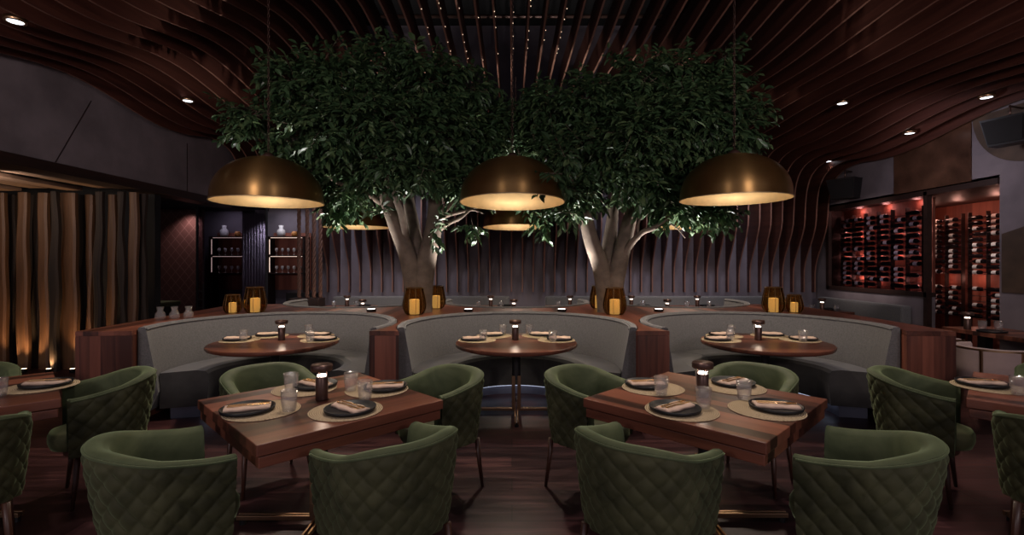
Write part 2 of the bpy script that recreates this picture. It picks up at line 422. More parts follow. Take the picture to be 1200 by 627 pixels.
rs = random.Random(8)
for k in range(9):
    xs = XL0 + .2225 * (19 + 1.0 * k) + .02; t = thing('string_light', 'fine string of tiny fairy lights along a middle ceiling fin', 'string light', (xs, 0, 0), 0, 'fairy light strings on the fins')
    ys = [4.6 + .25 * i for i in range(12)]
    G().tube([(0, y, Zfin(xs, y) - .008) for y in ys], .003, 4).make('wire', 'black', t)
    g = G()
    for y in ys:
        if rs.random() < .75: g.lathe([(.0001, -.007), (.006, 0), (.0001, .007)], 6, Matrix.Translation((rs.uniform(-.01, .01), y + rs.uniform(-.1, .1), Zfin(xs, y) - .018)))
    g.make('bulbs', 'fairy', t)['kind'] = 'stuff'
# recessed downlights
def downlight(label, loc, r=.07, tilt=(0, 0)):
    t = thing('ceiling_downlight', label, 'downlight', loc, 0, 'recessed ceiling downlights')
    t.rotation_euler = (tilt[0], tilt[1], 0)
    G().lathe([(r * .78, .0), (r, -.012), (r * 1.15, -.004), (r * 1.15, .03), (r * .78, .03)], 24, close=True).make('trim_ring', 'foot', t, True)
    G().lathe([(0.0001, -.004), (r * .79, -.004)], 24).make('lens', 'led', t)
DL = ((18, 25, 'beside the upper corner over the concrete wall'), (220, 118, 'left of the left tree, above the domed lamp'),
      (987, 121, 'highest one on the wine wall side'), (1156, 114, 'above the big corner loudspeaker'),
      (1066, 156, 'over the bronze panel'), (970, 189, 'where the fins turn down to the back wall'))
for px, py, lab in DL:
    d = 3.0
    while d < 9.2:
        X = (px - 600) * d / F; Z = EYE - (py - HZ) * d / F
        if Z > Zfin(X, d) - .015: break
        d += .01
    downlight('small round white ceiling downlight ' + lab, (X, d, Z), .075)
    light('SPOT', (X, d, Z - .05), 9, NEUT, (X, d, 0), .05, 80, .8, 'downlight_beam')

# ------------------------------------------------------------------ left: concrete soffit, timbers, boards
rt = random.Random(3)
def slab(w, t, h, seed, wob=.02):
    """upright slab with live edges and a rounded face"""
    r = random.Random(seed); n = 22; v = []; ph = [r.uniform(0, 6) for _ in range(4)]
    for i in range(n + 1):
        z = h * i / n
        a = wob * (math.sin(z * 2.1 + ph[0]) + .6 * math.sin(z * 5.3 + ph[1])); b_ = wob * (math.sin(z * 1.8 + ph[2]) + .6 * math.sin(z * 6.1 + ph[3]))
        ring = [(-w / 2 + a, -t * .25), (-w / 2 + a + .03, -t / 2), (w / 2 + b_ - .03, -t / 2), (w / 2 + b_, -t * .25), (w / 2 + b_, t / 2), (-w / 2 + a, t / 2)]
        v += [(p[0], p[1], z) for p in ring]
    f = [(i * 6 + k, i * 6 + (k + 1) % 6, i * 6 + 6 + (k + 1) % 6, i * 6 + 6 + k) for i in range(n) for k in range(6)]
    return v, f + [(5, 4, 3, 2, 1, 0), tuple(n * 6 + k for k in range(6))]
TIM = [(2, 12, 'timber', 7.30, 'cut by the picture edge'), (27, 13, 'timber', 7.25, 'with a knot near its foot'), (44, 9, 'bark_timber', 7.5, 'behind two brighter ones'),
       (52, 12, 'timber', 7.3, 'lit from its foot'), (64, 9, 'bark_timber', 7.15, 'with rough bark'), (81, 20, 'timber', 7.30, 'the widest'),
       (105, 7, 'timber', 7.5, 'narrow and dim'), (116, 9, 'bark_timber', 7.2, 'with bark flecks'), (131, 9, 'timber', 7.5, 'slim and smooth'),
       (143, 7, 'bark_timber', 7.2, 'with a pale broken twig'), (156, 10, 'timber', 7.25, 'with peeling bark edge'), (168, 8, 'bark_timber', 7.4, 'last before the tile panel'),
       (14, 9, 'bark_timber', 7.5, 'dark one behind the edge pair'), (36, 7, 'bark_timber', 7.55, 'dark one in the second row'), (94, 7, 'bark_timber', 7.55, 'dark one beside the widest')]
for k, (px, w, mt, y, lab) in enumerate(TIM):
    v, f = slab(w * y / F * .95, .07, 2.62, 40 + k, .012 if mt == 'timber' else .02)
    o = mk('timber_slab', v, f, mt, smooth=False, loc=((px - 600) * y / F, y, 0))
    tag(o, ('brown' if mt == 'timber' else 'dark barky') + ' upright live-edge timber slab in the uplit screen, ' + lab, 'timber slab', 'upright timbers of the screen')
for k, (px, lab) in enumerate(((2, 'cut by the picture edge'), (28, 'under the knotted timber'), (57, 'second from the walnut counter'), (85, 'beside the walnut counter end'))):
    X = (px - 600) * 7.08 / F
    t = thing('floor_uplight', 'tiny bright floor uplight ' + lab, 'uplight', (X, 7.08, 0), 0, 'uplights at the timber foot')
    G().lathe([(.0001, 0), (.035, 0), (.04, .05), (.033, .055)], 16).make('housing', 'black', t, True)
    G().lathe([(.0001, .052), (.033, .052)], 16).make('lens', 'uplens', t)
    light('SPOT', (X, 7.08, .07), 20, WARM, (X, 7.30, 1.0), .03, 80, .8, 'uplight_beam')
for k, (x, y0, y1, z, w) in enumerate(((-5.98, 3.6, 7.25, 2.62, .30), (-6.42, 3.8, 7.2, 2.58, .26), (-6.86, 4.0, 7.1, 2.60, .28), (-7.3, 4.2, 7.15, 2.57, .26), (-7.75, 4.4, 7.1, 2.6, .26))):
    v, f = slab(w, .06, y1 - y0, 90 + k, .02)
    v = [(p[0], y0 + p[2], z - p[1]) for p in v]
    o = mk('soffit_board', v, f, 'board', smooth=False, loc=(x, 0, 0))
    o.location.z = 0.09
    tag(o, 'rough live-edge soffit board over the timber screen, ' + ('nearest the concrete wall', 'second from the concrete wall', 'third from the concrete wall', 'fourth from the concrete wall', 'fifth from the concrete wall')[k], 'board', 'soffit boards over the timber screen')
for x in (-6.2, -6.65, -7.1, -7.55):
    light('AREA', (x, 5.9, 2.5), 2.2, (1, .82, .66), (x, 6.4, 2.7), .25, name='soffit_glow')

structure(G().box(-5.505, 8.30, 2.79, -5.496, 8.312, 3.6).make('trim_3', 'darkwood'))
structure(G().add([(-5.497, 5.9, 2.79), (-5.497, 5.915, 2.79), (-5.497, 6.42, 3.7), (-5.497, 6.405, 3.7), (-5.51, 5.9, 2.79), (-5.51, 5.915, 2.79), (-5.51, 6.42, 3.7), (-5.51, 6.405, 3.7)], [(0, 1, 2, 3), (7, 6, 5, 4), (0, 4, 5, 1), (2, 6, 7, 3)]).make('trim_4', 'darkwood'))
# tile panel, glass screen, bar shelves
o = structure(G().box(-1.35, 0, 0, 0, .06, 2.55).make('wall_tile', 'tile', loc=(-6.15, 9.75, .1)))
light('SPOT', (-6.32, 9.50, 2.62), 18, (1, .74, .70), (-6.42, 9.76, 1.8), .05, 100, .8, 'tile_spot')
t = thing('glass_screen', 'dark tinted glass screen standing left of the rope divider', 'glass screen', (-6.13, 9.55, 0))
G().box(0, 0, .05, 1.35, .015, 2.68).make('pane', 'clear', t)
g = G(); 
for x in (0, 1.35): g.box(x - .012, -.02, 0, x + .012, .03, 2.7)
g.make('mullion', 'black', t)
t = thing('door_pull', 'black ladder-shaped pull handle on the dark glass screen', 'handle', (-6.11, 9.522, .62))
g = G()
for x in (0, .12): g.box(x - .01, -.01, 0, x + .01, .01, .55)
for z in (.08, .24, .40): g.box(0, -.008, z, .12, .008, z + .02)
g.make('ladder_frame', 'black', t)
v, f = [], []
for i in range(61):
    xx = (284 - 600 + 28 * i / 60) * 10.55 / F
    for z in (.01, 2.72): v.append((xx, 10.55 + .035 * math.sin(i * .9), z))
f = [(2 * i, 2 * i + 2, 2 * i + 3, 2 * i + 1) for i in range(60)]
o = mk('sheer_curtain', v, f, 'sheer'); sol = o.modifiers.new('thickness', 'SOLIDIFY'); sol.thickness = .004
tag(o, 'pale folded sheer curtain hanging between the two bar shelves', 'curtain')
light('SPOT', (-5.2, 10.38, 2.55), 16, COOL, (-5.55, 10.55, 1.6), .05, 80, .9, 'curtain_spot')
bx_ = thing('bar_bench', 'low dark bench with a green top in front of the tile panel', 'bench', (-6.9, 9.1, 0))
G().box(-.55, -.25, 0, .55, .25, .78).make('bench_body', 'dark', bx_)
G().box(-.58, -.28, .78, .58, .28, .86, .02).make('bench_top', 'velvet', bx_)
def wine_glass(n=12):
    return G().lathe([(.0001, 0), (.032, 0), (.004, .01), (.004, .075), (.03, .10), (.034, .13), (.028, .165), (.026, .165)], n)
gl0 = None
def shelf_unit(px0, px1, lab, who):
    D = 11.2
    x0, x1 = (px0 - 600) * D / F, (px1 - 600) * D / F
    zs = [EYE - (yy - HZ) * D / F for yy in (320, 299, 277)]
    t = thing('bar_shelf', lab, 'shelf', (0, 0, 0))
    for z in zs[:]: G().box(x0, D, z - .02, x1, D + .35, z).make('shelf_board', 'darkwood', t)
    G().box(x0 - .03, D + .33, zs[0] - .4, x1 + .03, D + .36, zs[2] + .1).make('back_panel', 'redwood', t)
    for xx in (x0, x1): G().box(xx - .03, D, 0, xx, D + .35, zs[2]).make('upright', 'darkwood', t)
    for z in zs[1:]: G().box(x0 + .05, D + .02, z - .036, x1 - .05, D + .035, z - .026).make('led_strip', 'strip', t)
    for xx in (x0 + .03,):
        for z in zs[:2]: G().box(xx - .006, D + .01, z + .02, xx + .006, D + .02, z + .36).make('led_strip', 'strip', t)
    return x0, x1, D, zs
GK = None
for px0, px1, lab, who in ((314, 356, 'lit bar shelf beside the hanging ropes, holding stemware', 'by the ropes'), (246, 290, 'dim bar shelf copy built as the reflection in the tinted glass screen', 'reflected in the glass screen')):  # second shelf is a solid copy for the first one's mirror image
    x0, x1, D, zs = shelf_unit(px0, px1, lab, who)
    for r_ in (0, 1):
        for k in range(5):
            loc = (x0 + .14 + k * (x1 - x0 - .28) / 4, D + .12, zs[r_])
            L = ('stemmed wine glass on the ' + ('lower' if r_ == 0 else 'upper') + ' lit bar shelf ' + who)
            Gp = 'wine glasses on the ' + ('lower' if r_ == 0 else 'upper') + ' shelf ' + who
            if GK is None:
                o = wine_glass().make('wine_glass', 'stem', smooth=True); GK = Kind(tag(o, L, 'wine glass', Gp))
            GK.place(loc, 0, L, Gp)
    X = x0 + (x1 - x0) * .22
    o = G().lathe([(.0001, 0), (.07, 0), (.09, .07), (.085, .15), (.04, .19), (.055, .26), (.05, .26)], 20).make('ceramic_vase', 'white', smooth=True, loc=(X + .05, D + .15, zs[2])); tag(o, 'white ceramic vase standing on top of the bar shelf ' + who, 'vase')
    o = G().lathe([(.0001, 0), (.05, 0), (.07, .06), (.05, .12), (.035, .125)], 20).make('ceramic_pot', 'orange', smooth=True, loc=(X + .36, D + .15, zs[2])); tag(o, 'small orange pot standing on top of the bar shelf ' + who, 'pot')
    light('AREA', ((x0 + x1) / 2, D - .1, zs[2] + .5), 3, (.9, .88, 1), ((x0 + x1) / 2, D + .2, zs[1]), .6, name='shelf_wash')
o = G().box(-4.95, 10.75, 0, -3.95, 11.0, .92).make('back_bar', 'black'); tag(o, 'black back-bar cabinet under the lit shelf by the ropes', 'bar cabinet')
# rope divider
t = thing('rope_planter_box', 'dark wooden box below the four hanging ropes', 'box', (-3.95, 9.5, 0))
G().box(-.30, -.17, 0, .27, .17, .90, .01).make('box_body', 'darkwood', t)
for k, px in enumerate((350.5, 360, 368, 375.5)):
    X = (px - 600) * 9.5 / F; g = G()
    for s in range(3):
        g.tube([(.021 * math.cos(z * 19 + s * 2.094), .021 * math.sin(z * 19 + s * 2.094), z) for z in [.90 + i * .03 for i in range(96)]], .0185, 6)
    o = g.make('hanging_rope', 'rope', smooth=True, loc=(X, 9.5, 0))
    tag(o, 'thick twisted hanging rope, ' + ('nearest the bar shelf', 'second from the bar shelf', 'third from the bar shelf', 'farthest from the bar shelf')[k], 'rope', 'four hanging ropes')

# ------------------------------------------------------------------ booths and counters
BX = (-2.49, .05, 2.63); BY = 5.2; RB = 8.25; RI, RO = 1.165, 1.235; HB = .948
def arc(cx, cy, r, a0, a1, n): return [(cx + r * math.cos(math.radians(lerp(a0, a1, i / n))), cy + r * math.sin(math.radians(lerp(a0, a1, i / n)))) for i in range(n + 1)]
poly = [(-4.13, 4.64), (-3.72, 4.66)]
A0 = 205
for k, cx in enumerate(BX):
    poly += arc(cx, BY, RO + .012, A0, 180 - A0, 48)
    if k < 2: poly += [((cx + BX[k + 1]) / 2 - .14, 4.68), ((cx + BX[k + 1]) / 2 + .14, 4.68)]
poly += [(3.86, 4.66), (4.20, 4.64), (4.34, 7.6)]
for cx in BX[::-1]:
    poly += arc(cx, RB, RO + .012, -25, -155, 40)
poly += [(-4.34, 7.6)]
t = thing('booth_counter', 'walnut counter wrapping round the three curved booths, trees growing through it', 'counter')
G().prism(poly, 0, .885).make('counter_body', 'pier', t)
G().prism(poly, .887, .93).make('counter_top', 'counter', t)

def ring(prof, cx, cy, a0, a1, n, frontext=0):
    """sweep a closed profile (r, z) round an arc, straight extension at both ends"""
    v, f = [], []; k = len(prof); A = [math.radians(lerp(a0, a1, i / n)) for i in range(n + 1)]
    for a in A: v += [(r * math.cos(a), r * math.sin(a), z) for r, z in prof]
    m_ = len(A)
    for i in range(m_ - 1):
        for j in range(k): f.append((i * k + j, i * k + (j + 1) % k, (i + 1) * k + (j + 1) % k, (i + 1) * k + j))
    f += [tuple(range(k - 1, -1, -1)), tuple((m_ - 1) * k + j for j in range(k))]
    return v, f
def booth(label, loc, rz, group, tip=19, seat=True):
    t = thing('curved_booth', label, 'booth', loc, rz, group)
    a0, a1 = -tip, 180 + tip
    prof = [(RO - .075, .10), (RI - .095, .30), (RI - .07, .50), (RI, .90), (RI + .005, HB - .012), (RI + .02, HB), (RO - .012, HB), (RO, HB - .012), (RO, .10)]
    v, f = ring(prof, 0, 0, a0, a1, 60); mk('backrest', v, f, 'grey', t, False)
    if seat:
        prof = [(.66, .12), (.64, .34), (.645, .445), (.67, .475), (.75, .487), (RI - .09, .475), (RI - .09, .12)]
        for lab, b0, b1 in (('', a0 + 3, 60), ('', 60.4, 119.6), ('', 120, a1 - 3)):
            v, f = ring(prof, 0, 0, b0, b1, 26); mk('seat', v, f, 'seatvelvet', t, False)
        v, f = ring([(.74, 0), (.74, .118), (1.0, .118), (1.0, 0)], 0, 0, a0 + 6, a1 - 6, 40); mk('plinth', v, f, 'toe', t, False)
        v, f = ring([(.70, .105), (.70, .118), (.725, .118), (.725, .105)], 0, 0, a0 + 10, a1 - 10, 40); mk('led_strip', v, f, 'coolstrip', t, False)
    v, f = ring([(RI - .005, HB - .03), (RI - .012, HB - .024), (RI - .012, HB - .018), (RI - .002, HB - .014)], 0, 0, a0, a1, 60); mk('piping', v, f, 'grey', t, False)
    return t
names = ('left', 'middle', 'right')
b0 = booth('grey curved booth bench on the side of the timber screen, round table inside it', (BX[0], BY, 0), 0, 'front row of curved booths')
dup(b0, (BX[1], BY, 0), 0, 'grey curved booth bench in the middle between the two tree trunks')
dup(b0, (BX[2], BY, 0), 0, 'grey curved booth bench on the side of the wine wall')
for k, cx in enumerate(BX):
    dup(b0, (cx, RB, 0), PI, ('back-row grey curved booth behind the booth by the timber screen', 'back-row grey curved booth behind the middle booth', 'back-row grey curved booth behind the booth by the wine wall')[k], 'back row of curved booths')
# rear banquettes along the back wall
for x0, x1, lab in ((-3.62, -.05, 'low grey banquette along the finned back wall, on the rope side'), (.68, 5.6, 'low grey banquette along the finned back wall, on the wine side')):
    t = thing('wall_banquette', lab, 'banquette', (0, 0, 0), 0, 'banquettes along the back wall')
    G().box(x0, 9.90, .3, x1, 10.06, .90, .03).make('backrest', 'grey', t)
    G().box(x0, 9.35, .12, x1, 9.9, .46, .03).make('seat', 'grey', t)
t = thing('wall_banquette', 'low grey banquette under the wine window', 'banquette', (0, 0, 0))
G().box(6.12, 7.7, .3, 6.28, 9.85, .90, .03).make('backrest', 'grey', t)
G().box(5.65, 7.7, .12, 6.12, 9.3, .46, .03).make('seat', 'grey', t)

# ------------------------------------------------------------------ tables
def pedestal(t, h, r=.042, foot=.47):
    g = G().lathe([(r, .36), (r, h)], 20); g.make('column', 'black', t, True)
    g = G()
    for sx, sy in ((1, 1), (1, -1), (-1, 1), (-1, -1)):
        g.box(sx * .012, sy * .012, .045, sx * .048, sy * .048, .40, .003)
    g.make('brass_sleeve', 'foot', t)
    for a in range(4):
        R = Matrix.Rotation(a * PI / 2, 4, 'Z')
        f_ = G().box(.03, -.022, .03, foot, -.006, .058, .003, R).box(.03, .006, .03, foot, .022, .058, .003, R).make('foot', 'foot', t)
        G().lathe([(.0001, 0), (.02, 0), (.02, .03)], 12, Matrix.Translation(R @ Vector((foot - .03, 0, 0)))).make('glide', 'black', f_)
def square_table(label, loc, rz):
    t = thing('square_table', label, 'table', loc, rz, 'square walnut tables')
    s = 1.052 / 2
    G().box(-s, -s, .695, s, s, .75, .004).make('tabletop', 'table', t)
    G().box(-s + .012, -s + .012, .635, s - .012, s - .012, .688, .004).make('apron', 'table', t)
    G().box(-.25, -.25, .62, .25, .25, .636).make('top_plate', 'black', t)
    p = bpy.data.objects.new('pedestal', None); COL.objects.link(p); p.parent = t; p.rotation_euler = (0, 0, -rz)
    pedestal(p, .63, .042, .50)
    return t
T1, T2, T0, T3 = (-1.16, 2.97), (1.18, 3.0), (-3.5, 3.0), (3.52, 3.0)
square_table('square walnut table set for four, in front of the timber-side booth', (*T1, 0), math.radians(45))
square_table('square walnut table set for four, in front of the wine-side booth', (*T2, 0), math.radians(135) - .012)
square_table('square walnut table cut off by the picture edge on the timber side', (*T0, 0), math.radians(45))
square_table('square walnut table cut off by the picture edge on the wine side', (*T3, 0), math.radians(135))
def round_table(label, loc, group, r=.635):
    t = thing('round_table', label, 'table', loc, 0, group)
    G().lathe([(.0001, .70), (r - .05, .70), (r - .006, .715), (r, .728), (r, .744), (r - .006, .75), (.0001, .75)], 64).make('tabletop', 'round', t)
    pedestal(t, .70, .045, .46)
    return t
RT = ((-2.49, 5.16), (.045, 5.16), (2.66, 5.16))
r0 = round_table('round walnut table inside the timber-side curved booth', (*RT[0], 0), 'front round booth tables')
dup(r0, (*RT[1], 0), 0, 'round walnut table inside the middle curved booth')
dup(r0, (*RT[2], 0), 0, 'round walnut table inside the wine-side curved booth')

# ------------------------------------------------------------------ chairs
def make_chair(lining, outer, label, quilt=True):
    t = thing('tub_chair', label, 'chair')
    a, bk, ft, zb = .295, .228, .265, .345
    S = 230 if quilt else 60; H = 66 if quilt else 10
    # plan path: right arm tip -> back -> left arm tip
    path = []
    L1 = ft; La = PI * (a + bk) / 2; Lt = 2 * L1 + La
    for i in range(S + 1):
        s = Lt * i / S
        if s < L1: path.append((a, ft - s, s))
        elif s > Lt - L1: path.append((-a, s - (Lt - L1), s))
        else:
            th = PI * (s - L1) / La; path.append((a * math.cos(th), -bk * math.sin(th), s))
    def rim(s): return lerp(.715, .80, sstep(min(s, Lt - s) / (Lt * .42)))
    def taper(h): return lerp(.80, 1.0, h ** .75)
    nrm = []
    for i in range(S + 1):
        p, q = path[max(0, i - 1)], path[min(S, i + 1)]; tx, ty = q[0] - p[0], q[1] - p[1]; l = math.hypot(tx, ty); nrm.append((-ty / l, tx / l))
    v, f = [], []
    for i in range(S + 1):
        x, y, s = path[i]; nx, ny = nrm[i]
        for j in range(H + 1):
            h = j / H; z = lerp(zb, rim(s), h); k = taper(h)
            d = 0
            if quilt:
                p = (s - Lt / 2) / .100 + (z - .34) / .102; q = (s - Lt / 2) / .100 - (z - .34) / .102
                d = .0155 * (abs(math.sin(PI * p)) * abs(math.sin(PI * q))) ** .38 * min(1, (1 - h) * 10)
            v.append((x * lerp(.86, 1, h ** .8) + nx * d, y * (lerp(.66, 1, h ** .8) if y < 0 else lerp(.97, 1, h)) + ny * d, z))
    for i in range(S):
        for j in range(H):
            A_ = i * (H + 1) + j; f.append((A_, A_ + 1, A_ + H + 2, A_ + H + 1))
    mk('quilted_shell' if quilt else 'shell', v, f, outer, t)
    # rolled top, front edges and lining
    S2 = 60; v, f = [], []; sec = [(0, 0, 0), (-.004, .006, 0), (-.02, .010, 0), (-.045, .004, 0), (-.062, -.015, 0), (-.075, -.10, 0), (-.085, -.30, 0)]
    for i in range(S2 + 1):
        x, y, s = path[round(i * S / S2)]; nx, ny = nrm[round(i * S / S2)]; zr = rim(s)
        back = sstep(min(s, Lt - s) / (Lt * .3))
        for dn, dz, _ in sec:
            w = 1.0 + .35 * back
            z = zr + dz if dz > -.2 else .44
            v.append((x + nx * dn * w, y + ny * dn * w, z))
    K = len(sec)
    for i in range(S2):
        for j in range(K - 1): A_ = i * K + j; f.append((A_, A_ + K, A_ + K + 1, A_ + 1))
    # front faces of the two arms
    for i, flip in ((0, 0), (S2, 1)):
        k0 = len(v); x, y, s = path[0 if i == 0 else S]
        sg = 1 if x > 0 else -1
        v += [(x * .86, y * .97, zb), (x * .945, y * .985, .53), (sg * (a - .088), y - .03, zb + .02)]
        q = (k0, k0 + 1, i * K, i * K + 1, i * K + 2, i * K + 3, i * K + 4, i * K + 5, i * K + 6, k0 + 2)
        f.append(q if flip else q[::-1])
    mk('lining', v, f, lining, t)
    g = G().tube([(p[0] + n_[0] * .003, p[1] + n_[1] * .003, rim(p[2]) - .006) for p, n_ in list(zip(path, nrm))[::3]], .0055, 6)
    g.make('piping', lining, t, True)
    # seat cushion
    out = []
    for i in range(48):
        th = 2 * PI * i / 48; ct, st = math.cos(th), math.sin(th)
        yy = st * (.315 if st > 0 else .175); xx = (abs(ct) ** .7) * (1 if ct > 0 else -1) * .225
        out.append((xx, yy + .035))
    lev = [(.80, .35), (.96, .365), (1.0, .40), (1.0, .44), (.95, .468), (.80, .478), (.4, .482), (.001, .483)]
    v = [(x * k, y * k, z) for k, z in lev for x, y in out]; n = 48
    f = [(j * n + i, j * n + (i + 1) % n, j * n + n + (i + 1) % n, j * n + n + i) for j in range(len(lev) - 1) for i in range(n)] + [tuple(range(n - 1, -1, -1))]
    mk('seat_cushion', v, f, outer, t)
    # wooden base ring and legs
    v = []; 
    for k, z in ((.70, .315), (.78, .315), (.78, .352), (.70, .352)):
        v += [(p[0] * k / 1.0 * 1.0, p[1] * k, z) for p in [(q[0] * 1.16, q[1] * 1.0) for q in out]]
    f = [(j * n + i, j * n + (i + 1) % n, ((j + 1) % 4) * n + (i + 1) % n, ((j + 1) % 4) * n + i) for j in range(4) for i in range(n)]
    mk('base_ring', v, f, 'legwood', t, False)
    for sx, sy in ((1, 1), (-1, 1), (1, -1), (-1, -1)):
        bx2, by2 = sx * .205, (.21 if sy > 0 else -.11)
        G().tube([(bx2, by2, .345), (bx2 + sx * .012, by2 + sy * .012, .17), (bx2 + sx * .025, by2 + sy * .03, 0)], [.0185, .0155, .0105], 10).make('leg', 'legwood', t, True)
    return t
CH = Kind(make_chair('velvetin', 'velvet', ''))
def chair(tx, ty, fx, fy, label, z=0):
    rz = math.atan2(fy, fx) - PI / 2
    CH.place((tx, ty, z), rz, label, 'green velvet tub chairs')
q = .7071
chair(-1.62, 2.20, q, q + .02, 'green quilted tub chair at the near outer side of the timber-side square table')
chair(-.53, 2.265, -q, q, 'green quilted tub chair at the near aisle side of the timber-side square table')
chair(-.47, 3.53, -q, -q, 'green quilted tub chair at the far aisle side of the timber-side square table')
chair(-1.80, 3.60, q, -q, 'green tub chair between the timber-side square table and the booth behind it')
chair(1.645, 2.20, -q, q + .02, 'green quilted tub chair at the near outer side of the wine-side square table')
chair(.57, 2.265, q, q, 'green quilted tub chair at the near aisle side of the wine-side square table')
chair(.50, 3.53, q, -q, 'green quilted tub chair at the far aisle side of the wine-side square table')
chair(1.77, 3.62, -q, -q, 'green tub chair between the wine-side square table and the booth behind it')
chair(-2.79, 3.45, -q, -q, 'green quilted tub chair before the walnut counter end by the timber screen')
chair(-2.83, 2.46, -q, q, 'green quilted tub chair cut off by the picture edge, timber side')
chair(-4.05, 3.62, q, -q, 'green tub chair behind the cut-off square table by the timber screen')
chair(2.80, 3.47, q, -q, 'green quilted tub chair before the walnut counter end by the wine wall')
chair(2.84, 2.47, q, q, 'green quilted tub chair cut off by the picture edge, wine wall side')
chair(4.14, 3.62, -q, -q, 'green tub chair behind the cut-off square table by the wine wall')

# ------------------------------------------------------------------ table settings
k_mat = Kind(tag(G().lathe([(.0001, 0), (.19, 0), (.2, .002), (.198, .005), (.0001, .005)], 48).make('placemat', 'mat', smooth=True), '', 'placemat'))
k_plate = Kind(tag(G().lathe([(.0001, .0), (.10, 0), (.136, .006), (.141, .024), (.135, .024), (.126, .012), (.0001, .010)], 40).make('dinner_plate', 'plate', smooth=True), '', 'plate'))
nv, nf = [], []
for i in range(13):
    x = -.115 + .23 * i / 12
    for j, y in enumerate((-.047, -.02, .005, .03, .05)):
        nv.append((x, y + .004 * math.sin(i), .0075 + (.006, .013, .010, .015, .006)[j] + .002 * math.sin(i * 1.3 + j)))
n0 = len(nv)
nv += [(p[0], p[1], .001) for p in nv]
for i in range(12):
    for j in range(4): k = i * 5 + j; nf += [(k, k + 5, k + 6, k + 1), (n0 + k, n0 + k + 1, n0 + k + 6, n0 + k + 5)]
for i in range(12): nf += [(i * 5, n0 + i * 5, n0 + i * 5 + 5, i * 5 + 5), (i * 5 + 4, i * 5 + 9, n0 + i * 5 + 9, n0 + i * 5 + 4)]
for j in range(4): nf += [(j, j + 1, n0 + j + 1, n0 + j), (60 + j, n0 + 60 + j, n0 + 61 + j, 61 + j)]
k_nap = Kind(tag(mk('folded_napkin', nv, nf, 'napkin'), '', 'napkin'))
g = G().tube([(-.10, 0, .004), (.03, 0, .005), (.06, 0, .004)], [.0045, .0028, .003], 8)
g.box(.055, -.010, .001, .075, .010, .004)
for y in (-.0085, -.0028, .0028, .0085): g.box(.072, y - .0014, .001, .108, y + .0014, .004)
k_fork = Kind(tag(g.make('table_fork', 'gold'), '', 'fork'))
g = G().tube([(-.10, 0, .004), (-.01, 0, .005), (.0, 0, .004)], [.0045, .0035, .003], 8)
g.add([(0, -.004, .002), (.10, -.006, .002), (.118, .004, .002), (0, .005, .002), (0, -.004, .005), (.10, -.006, .004), (.118, .004, .004), (0, .005, .006)], [(3, 2, 1, 0), (4, 5, 6, 7), (0, 1, 5, 4), (1, 2, 6, 5), (2, 3, 7, 6), (3, 0, 4, 7)])
k_knife = Kind(tag(g.make('table_knife', 'gold'), '', 'knife'))
k_tum = Kind(tag(G().lathe([(.0001, 0), (.030, 0), (.036, .006), (.042, .055), (.0445, .116), (.041, .116), (.038, .055), (.032, .012), (.0001, .012)], 32).make('water_tumbler', 'tumbler', smooth=True), '', 'tumbler'))
def setting(mx_, my, px_, py, gx, gy, ang, where, zt=.75, full=True, mat_=True):
    if mat_: k_mat.place((mx_, my, zt + .0005), ang, 'round woven straw placemat ' + where, 'placemats')
    z = zt + (.0062 if mat_ else .0005)
    k_plate.place((px_, py, z), ang, 'round black plate ' + where, 'black dinner plates')
    z += .0115
    k_nap.place((px_, py, z), ang, 'folded pale pink napkin ' + where, 'napkins')
    c, s = math.cos(ang), math.sin(ang)
    if full:
        for k_, nm, off in ((k_fork, 'gold fork', .014), (k_knife, 'gold knife', -.016)):
            k_.place((px_ - s * off + .0 * c, py + c * off, z + .0205), ang, nm + ' on the napkin ' + where, nm + 's')
    if gx is not None:
        k_tum.place((gx, gy, zt + (.006 if math.hypot(gx - mx_, gy - my) < .235 and mat_ else .0006)), 0, 'cut-glass water tumbler ' + where, 'water tumblers')
tt = 'of the timber-side square table'; tw = 'of the wine-side square table'
setting(-1.40, 2.75, -1.47, 2.73, -1.24, 2.73, math.radians(22), 'at the near timber-facing place ' + tt)
setting(-.93, 2.75, -.90, 2.73, -.885, 2.955, math.radians(-38), 'at the near aisle place ' + tt)
setting(-1.36, 3.22, -1.31, 3.27, -1.418, 3.15, math.radians(-30), 'at the far booth-facing place ' + tt)
setting(-.88, 3.20, -.83, 3.22, -1.04, 3.17, math.radians(10), 'at the far aisle place ' + tt)
setting(1.43, 2.76, 1.49, 2.77, 1.40, 2.96, math.radians(-12), 'at the near wine-facing place ' + tw)
setting(.95, 2.75, .91, 2.74, 1.085, 2.78, math.radians(35), 'at the near aisle place ' + tw)
setting(1.47, 3.26, 1.50, 3.33, 1.27, 3.28, math.radians(35), 'at the far booth-facing place ' + tw)
setting(.93, 3.24, .90, 3.29, .93, 3.06, math.radians(8), 'at the far aisle place ' + tw)
setting(-3.15, 3.28, -3.13, 3.30, -3.18, 3.04, math.radians(12), 'on the cut-off table by the timber screen')
setting(3.18, 3.27, 3.17, 3.31, 3.16, 3.06, math.radians(-8), 'on the cut-off table by the wine wall')
for (cx, cy), who in zip(RT, ('timber-side round table', 'middle round table', 'wine-side round table')):
    for (dx, dy, gx, gy, ang, wh) in ((-.43, .10, -.33, .03, 8, 'at the front timber-side place of the '), (-.26, .43, -.29, .545 - .07, 12, 'at the back timber-side place of the '),
                                      (.27, .44, .13, .49, -12, 'at the back wine-side place of the '), (.44, .11, .36, -.03, -6, 'at the front wine-side place of the ')):
        k = .88
        if dy > .4 and dx < 0: gx, gy = -.13, .46
        setting(cx + dx * .98, cy + dy * .93, cx + dx * 1.06, cy + dy * .98, cx + gx - (.02 if gx < 0 else -.02), cy + gy, math.radians(ang), wh + who, full=False)
